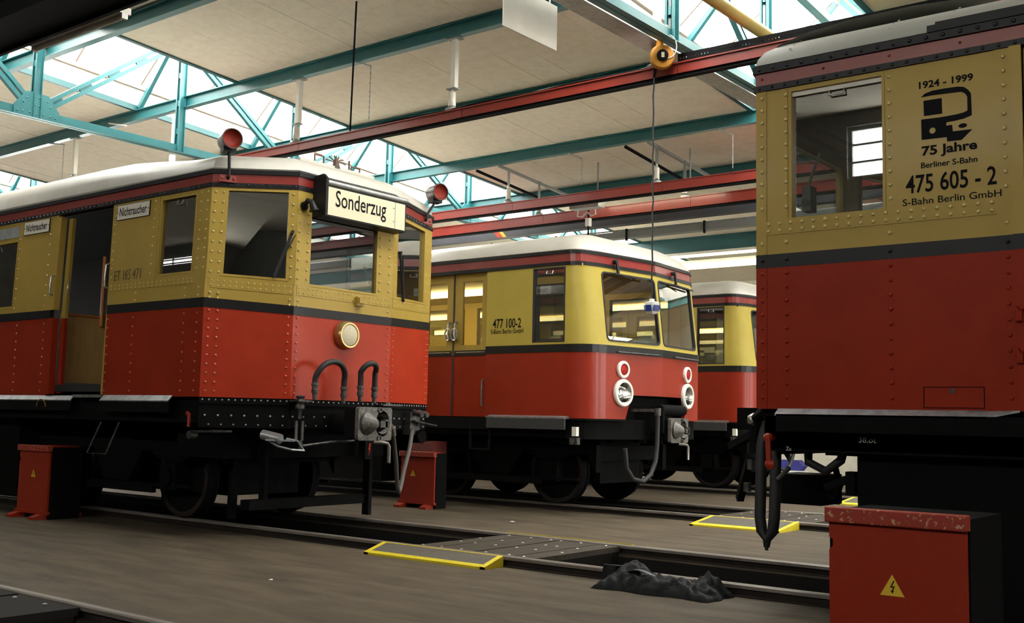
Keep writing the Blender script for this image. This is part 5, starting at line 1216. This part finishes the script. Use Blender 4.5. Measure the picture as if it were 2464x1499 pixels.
    b = MB(); b.box(-8.17+dx, -8.10+dx, y0-.08, y0-.02, 1.04, 1.16); b.build('white_socket', m_white, o)
    b = MB(); b.box(-8.2+dx, -8.08+dx, y0-.09, y0-.02, .93, 1.02); b.tube([(-8.12+dx, y0-.09, 1.0), (-8.15+dx, y0-.1, .93)], .015, 6); b.build('end_cock', m_iron, o)
    b = MB(); b.bar((-9.95+dx, y0-.02, 1.10), (-9.95+dx, y0-.02, .82), .02, .03); b.bar((-9.6+dx, y0-.02, 1.10), (-9.6+dx, y0-.02, .82), .02, .03); b.bar((-9.95+dx, y0-.02, .82), (-9.6+dx, y0-.02, .82), .06, .02); b.build('footstep', m_black, o)
    bogie(o, -9.95+dx, 13.28+dy, 2.0); bogie(o, -18.5+dx, 13.28+dy, 2.0)
    b = MB(); b.box(-17+dx, -12.0+dx, 12.1+dy, 14.5+dy, .25, 1.05); b.build('equipment_box', m_black, o)
    b = MB(); b.box(-11.6+dx, -8.4+dx, 12.75+dy, 13.8+dy, .38, 1.0); b.build('traction_motor', m_black, o)
    # grab rail on the side, interior
    b = MB(); b.tube([(dB+.02+dx-.02, y0+.04, 1.42), (dB-.03+dx, y0-.03, 1.43), (dB-.03+dx, y0-.03, 1.78), (dB+dx, y0+.04, 1.80)], .013, 6); b.build('side_rail', m_iron, o)
    yi = m_yint if lit else m_inside  # unlit car: shade black replaces the yellow lining
    b = MB(); b.box(xb, -8.3+dx, y0+.1, y1-.08, 1.30, 1.36); b.build('car_floor', m_inside, o)
    b = MB(); b.box(xb, -8.15+dx, y0+.08, y1-.08, 3.30, 3.34); b.build('car_ceiling', yi, o)
    fw = [(X(-9.6), X(-8.5), 2.3, 3.2)]+[(X(-11.0)-i*1.4, X(-9.9)-i*1.4, 2.3, 3.2) for i in range(7)]
    b = MB(); sheet(b, ff, R4(0, ff.L, za, zy), [R4(*h) for h in fw], 0, -.03); b.build('side_panel_rear', m_ochre, o)
    b = MB(); sheet(b, ff, R4(0, ff.L, 1.36, zy-.02), [R4(*h) for h in fw], -.035, -.05); b.build('interior_lining', yi, o)
    for h in fw: window(o, ff, *h, m_glass, m_inside, None, .02, .02)
    b = MB(); b.box(-9.08+dx, -9.02+dx, y0+.1, 13.35+dy, 1.36, 3.3); b.build('bulkhead', mat('cab_bulkhead', (.10, .09, .06), .6), o)
    b = MB(); b.box(-8.55+dx, -8.1+dx, y0+.4, y1-.4, 1.36, 2.2); b.build('drivers_desk', mat('desk_grey', (.16, .16, .15), .5), o)
    b = MB(); b.box(-9.0+dx, -8.98+dx, y0+.9, y0+1.5, 1.6, 3.2); b.build('cab_locker', mat('locker_cream', (.32, .29, .20), .6), o)
    if lit:
        b = MB(); b.box(xb+1, -9.4+dx, 13.2+dy, 13.4+dy, 3.22, 3.29); b.build('ceiling_lamp', m_traintube, o)
        for xx in (-11.3, -13.2):
            b = MB(); b.box(xx+dx, xx+.05+dx, y0+.12, 13.0+dy, 1.36, 2.5); b.build('seat_screen', m_yint, o)
    if texts:
        text('n477', fs, X(-9.60), X(-9.10), 2.50, 2.635, m_ink, o, 'car_number', .003)
        text('sb', fs, X(-9.635), X(-9.06), 2.425, 2.49, m_ink, o, 'company_lettering', .003)
        b = MB(); sheet(b, fs, R4(X(-8.885), X(-8.64), 2.95, 3.06), [], -.045, -.055); p = b.build('window_sign', m_sign, o)  # plate painted in as a reflection of the left car's name plate
        text('nrm', fs, X(-8.87), X(-8.66), 2.975, 3.035, m_ink, p, 'reflected_lettering', -.043, None, True)
o477 = thing('railcar', (-14, 13.3, 0), 'yellow and red rounded railcar in the middle with lit saloon and white ringed lamps', 'train')
round_car(o477, 0, 0, True, True)
b = MB(); b.box(-10.92, -10.52, 11.62, 11.70, .66, .87); b.box(-10.86, -10.58, 11.70, 12.0, .68, .9); b.build('red_cover_plate', mat('dusty_red', (.13, .02, .017), .6), o477)
b = MB(); b.tube([(-12.0+.10*math.cos(pi*i/10), 6.545, 1.275+.085*math.sin(pi*i/10)) for i in range(11)], .005, 5); b.build('painted_arc', mat('orange_mark', (.30, .12, .02), .6), o165)
o4 = thing('railcar', (-14.5, 18.8, 0), 'farthest railcar, partly hidden behind the middle one and the right hand one', 'train')
round_car(o4, -.46, 5.5, False, False)
for ob in list(bpy.data.objects):
    if ob.type == 'MESH' and ob.data.users > 0: pass
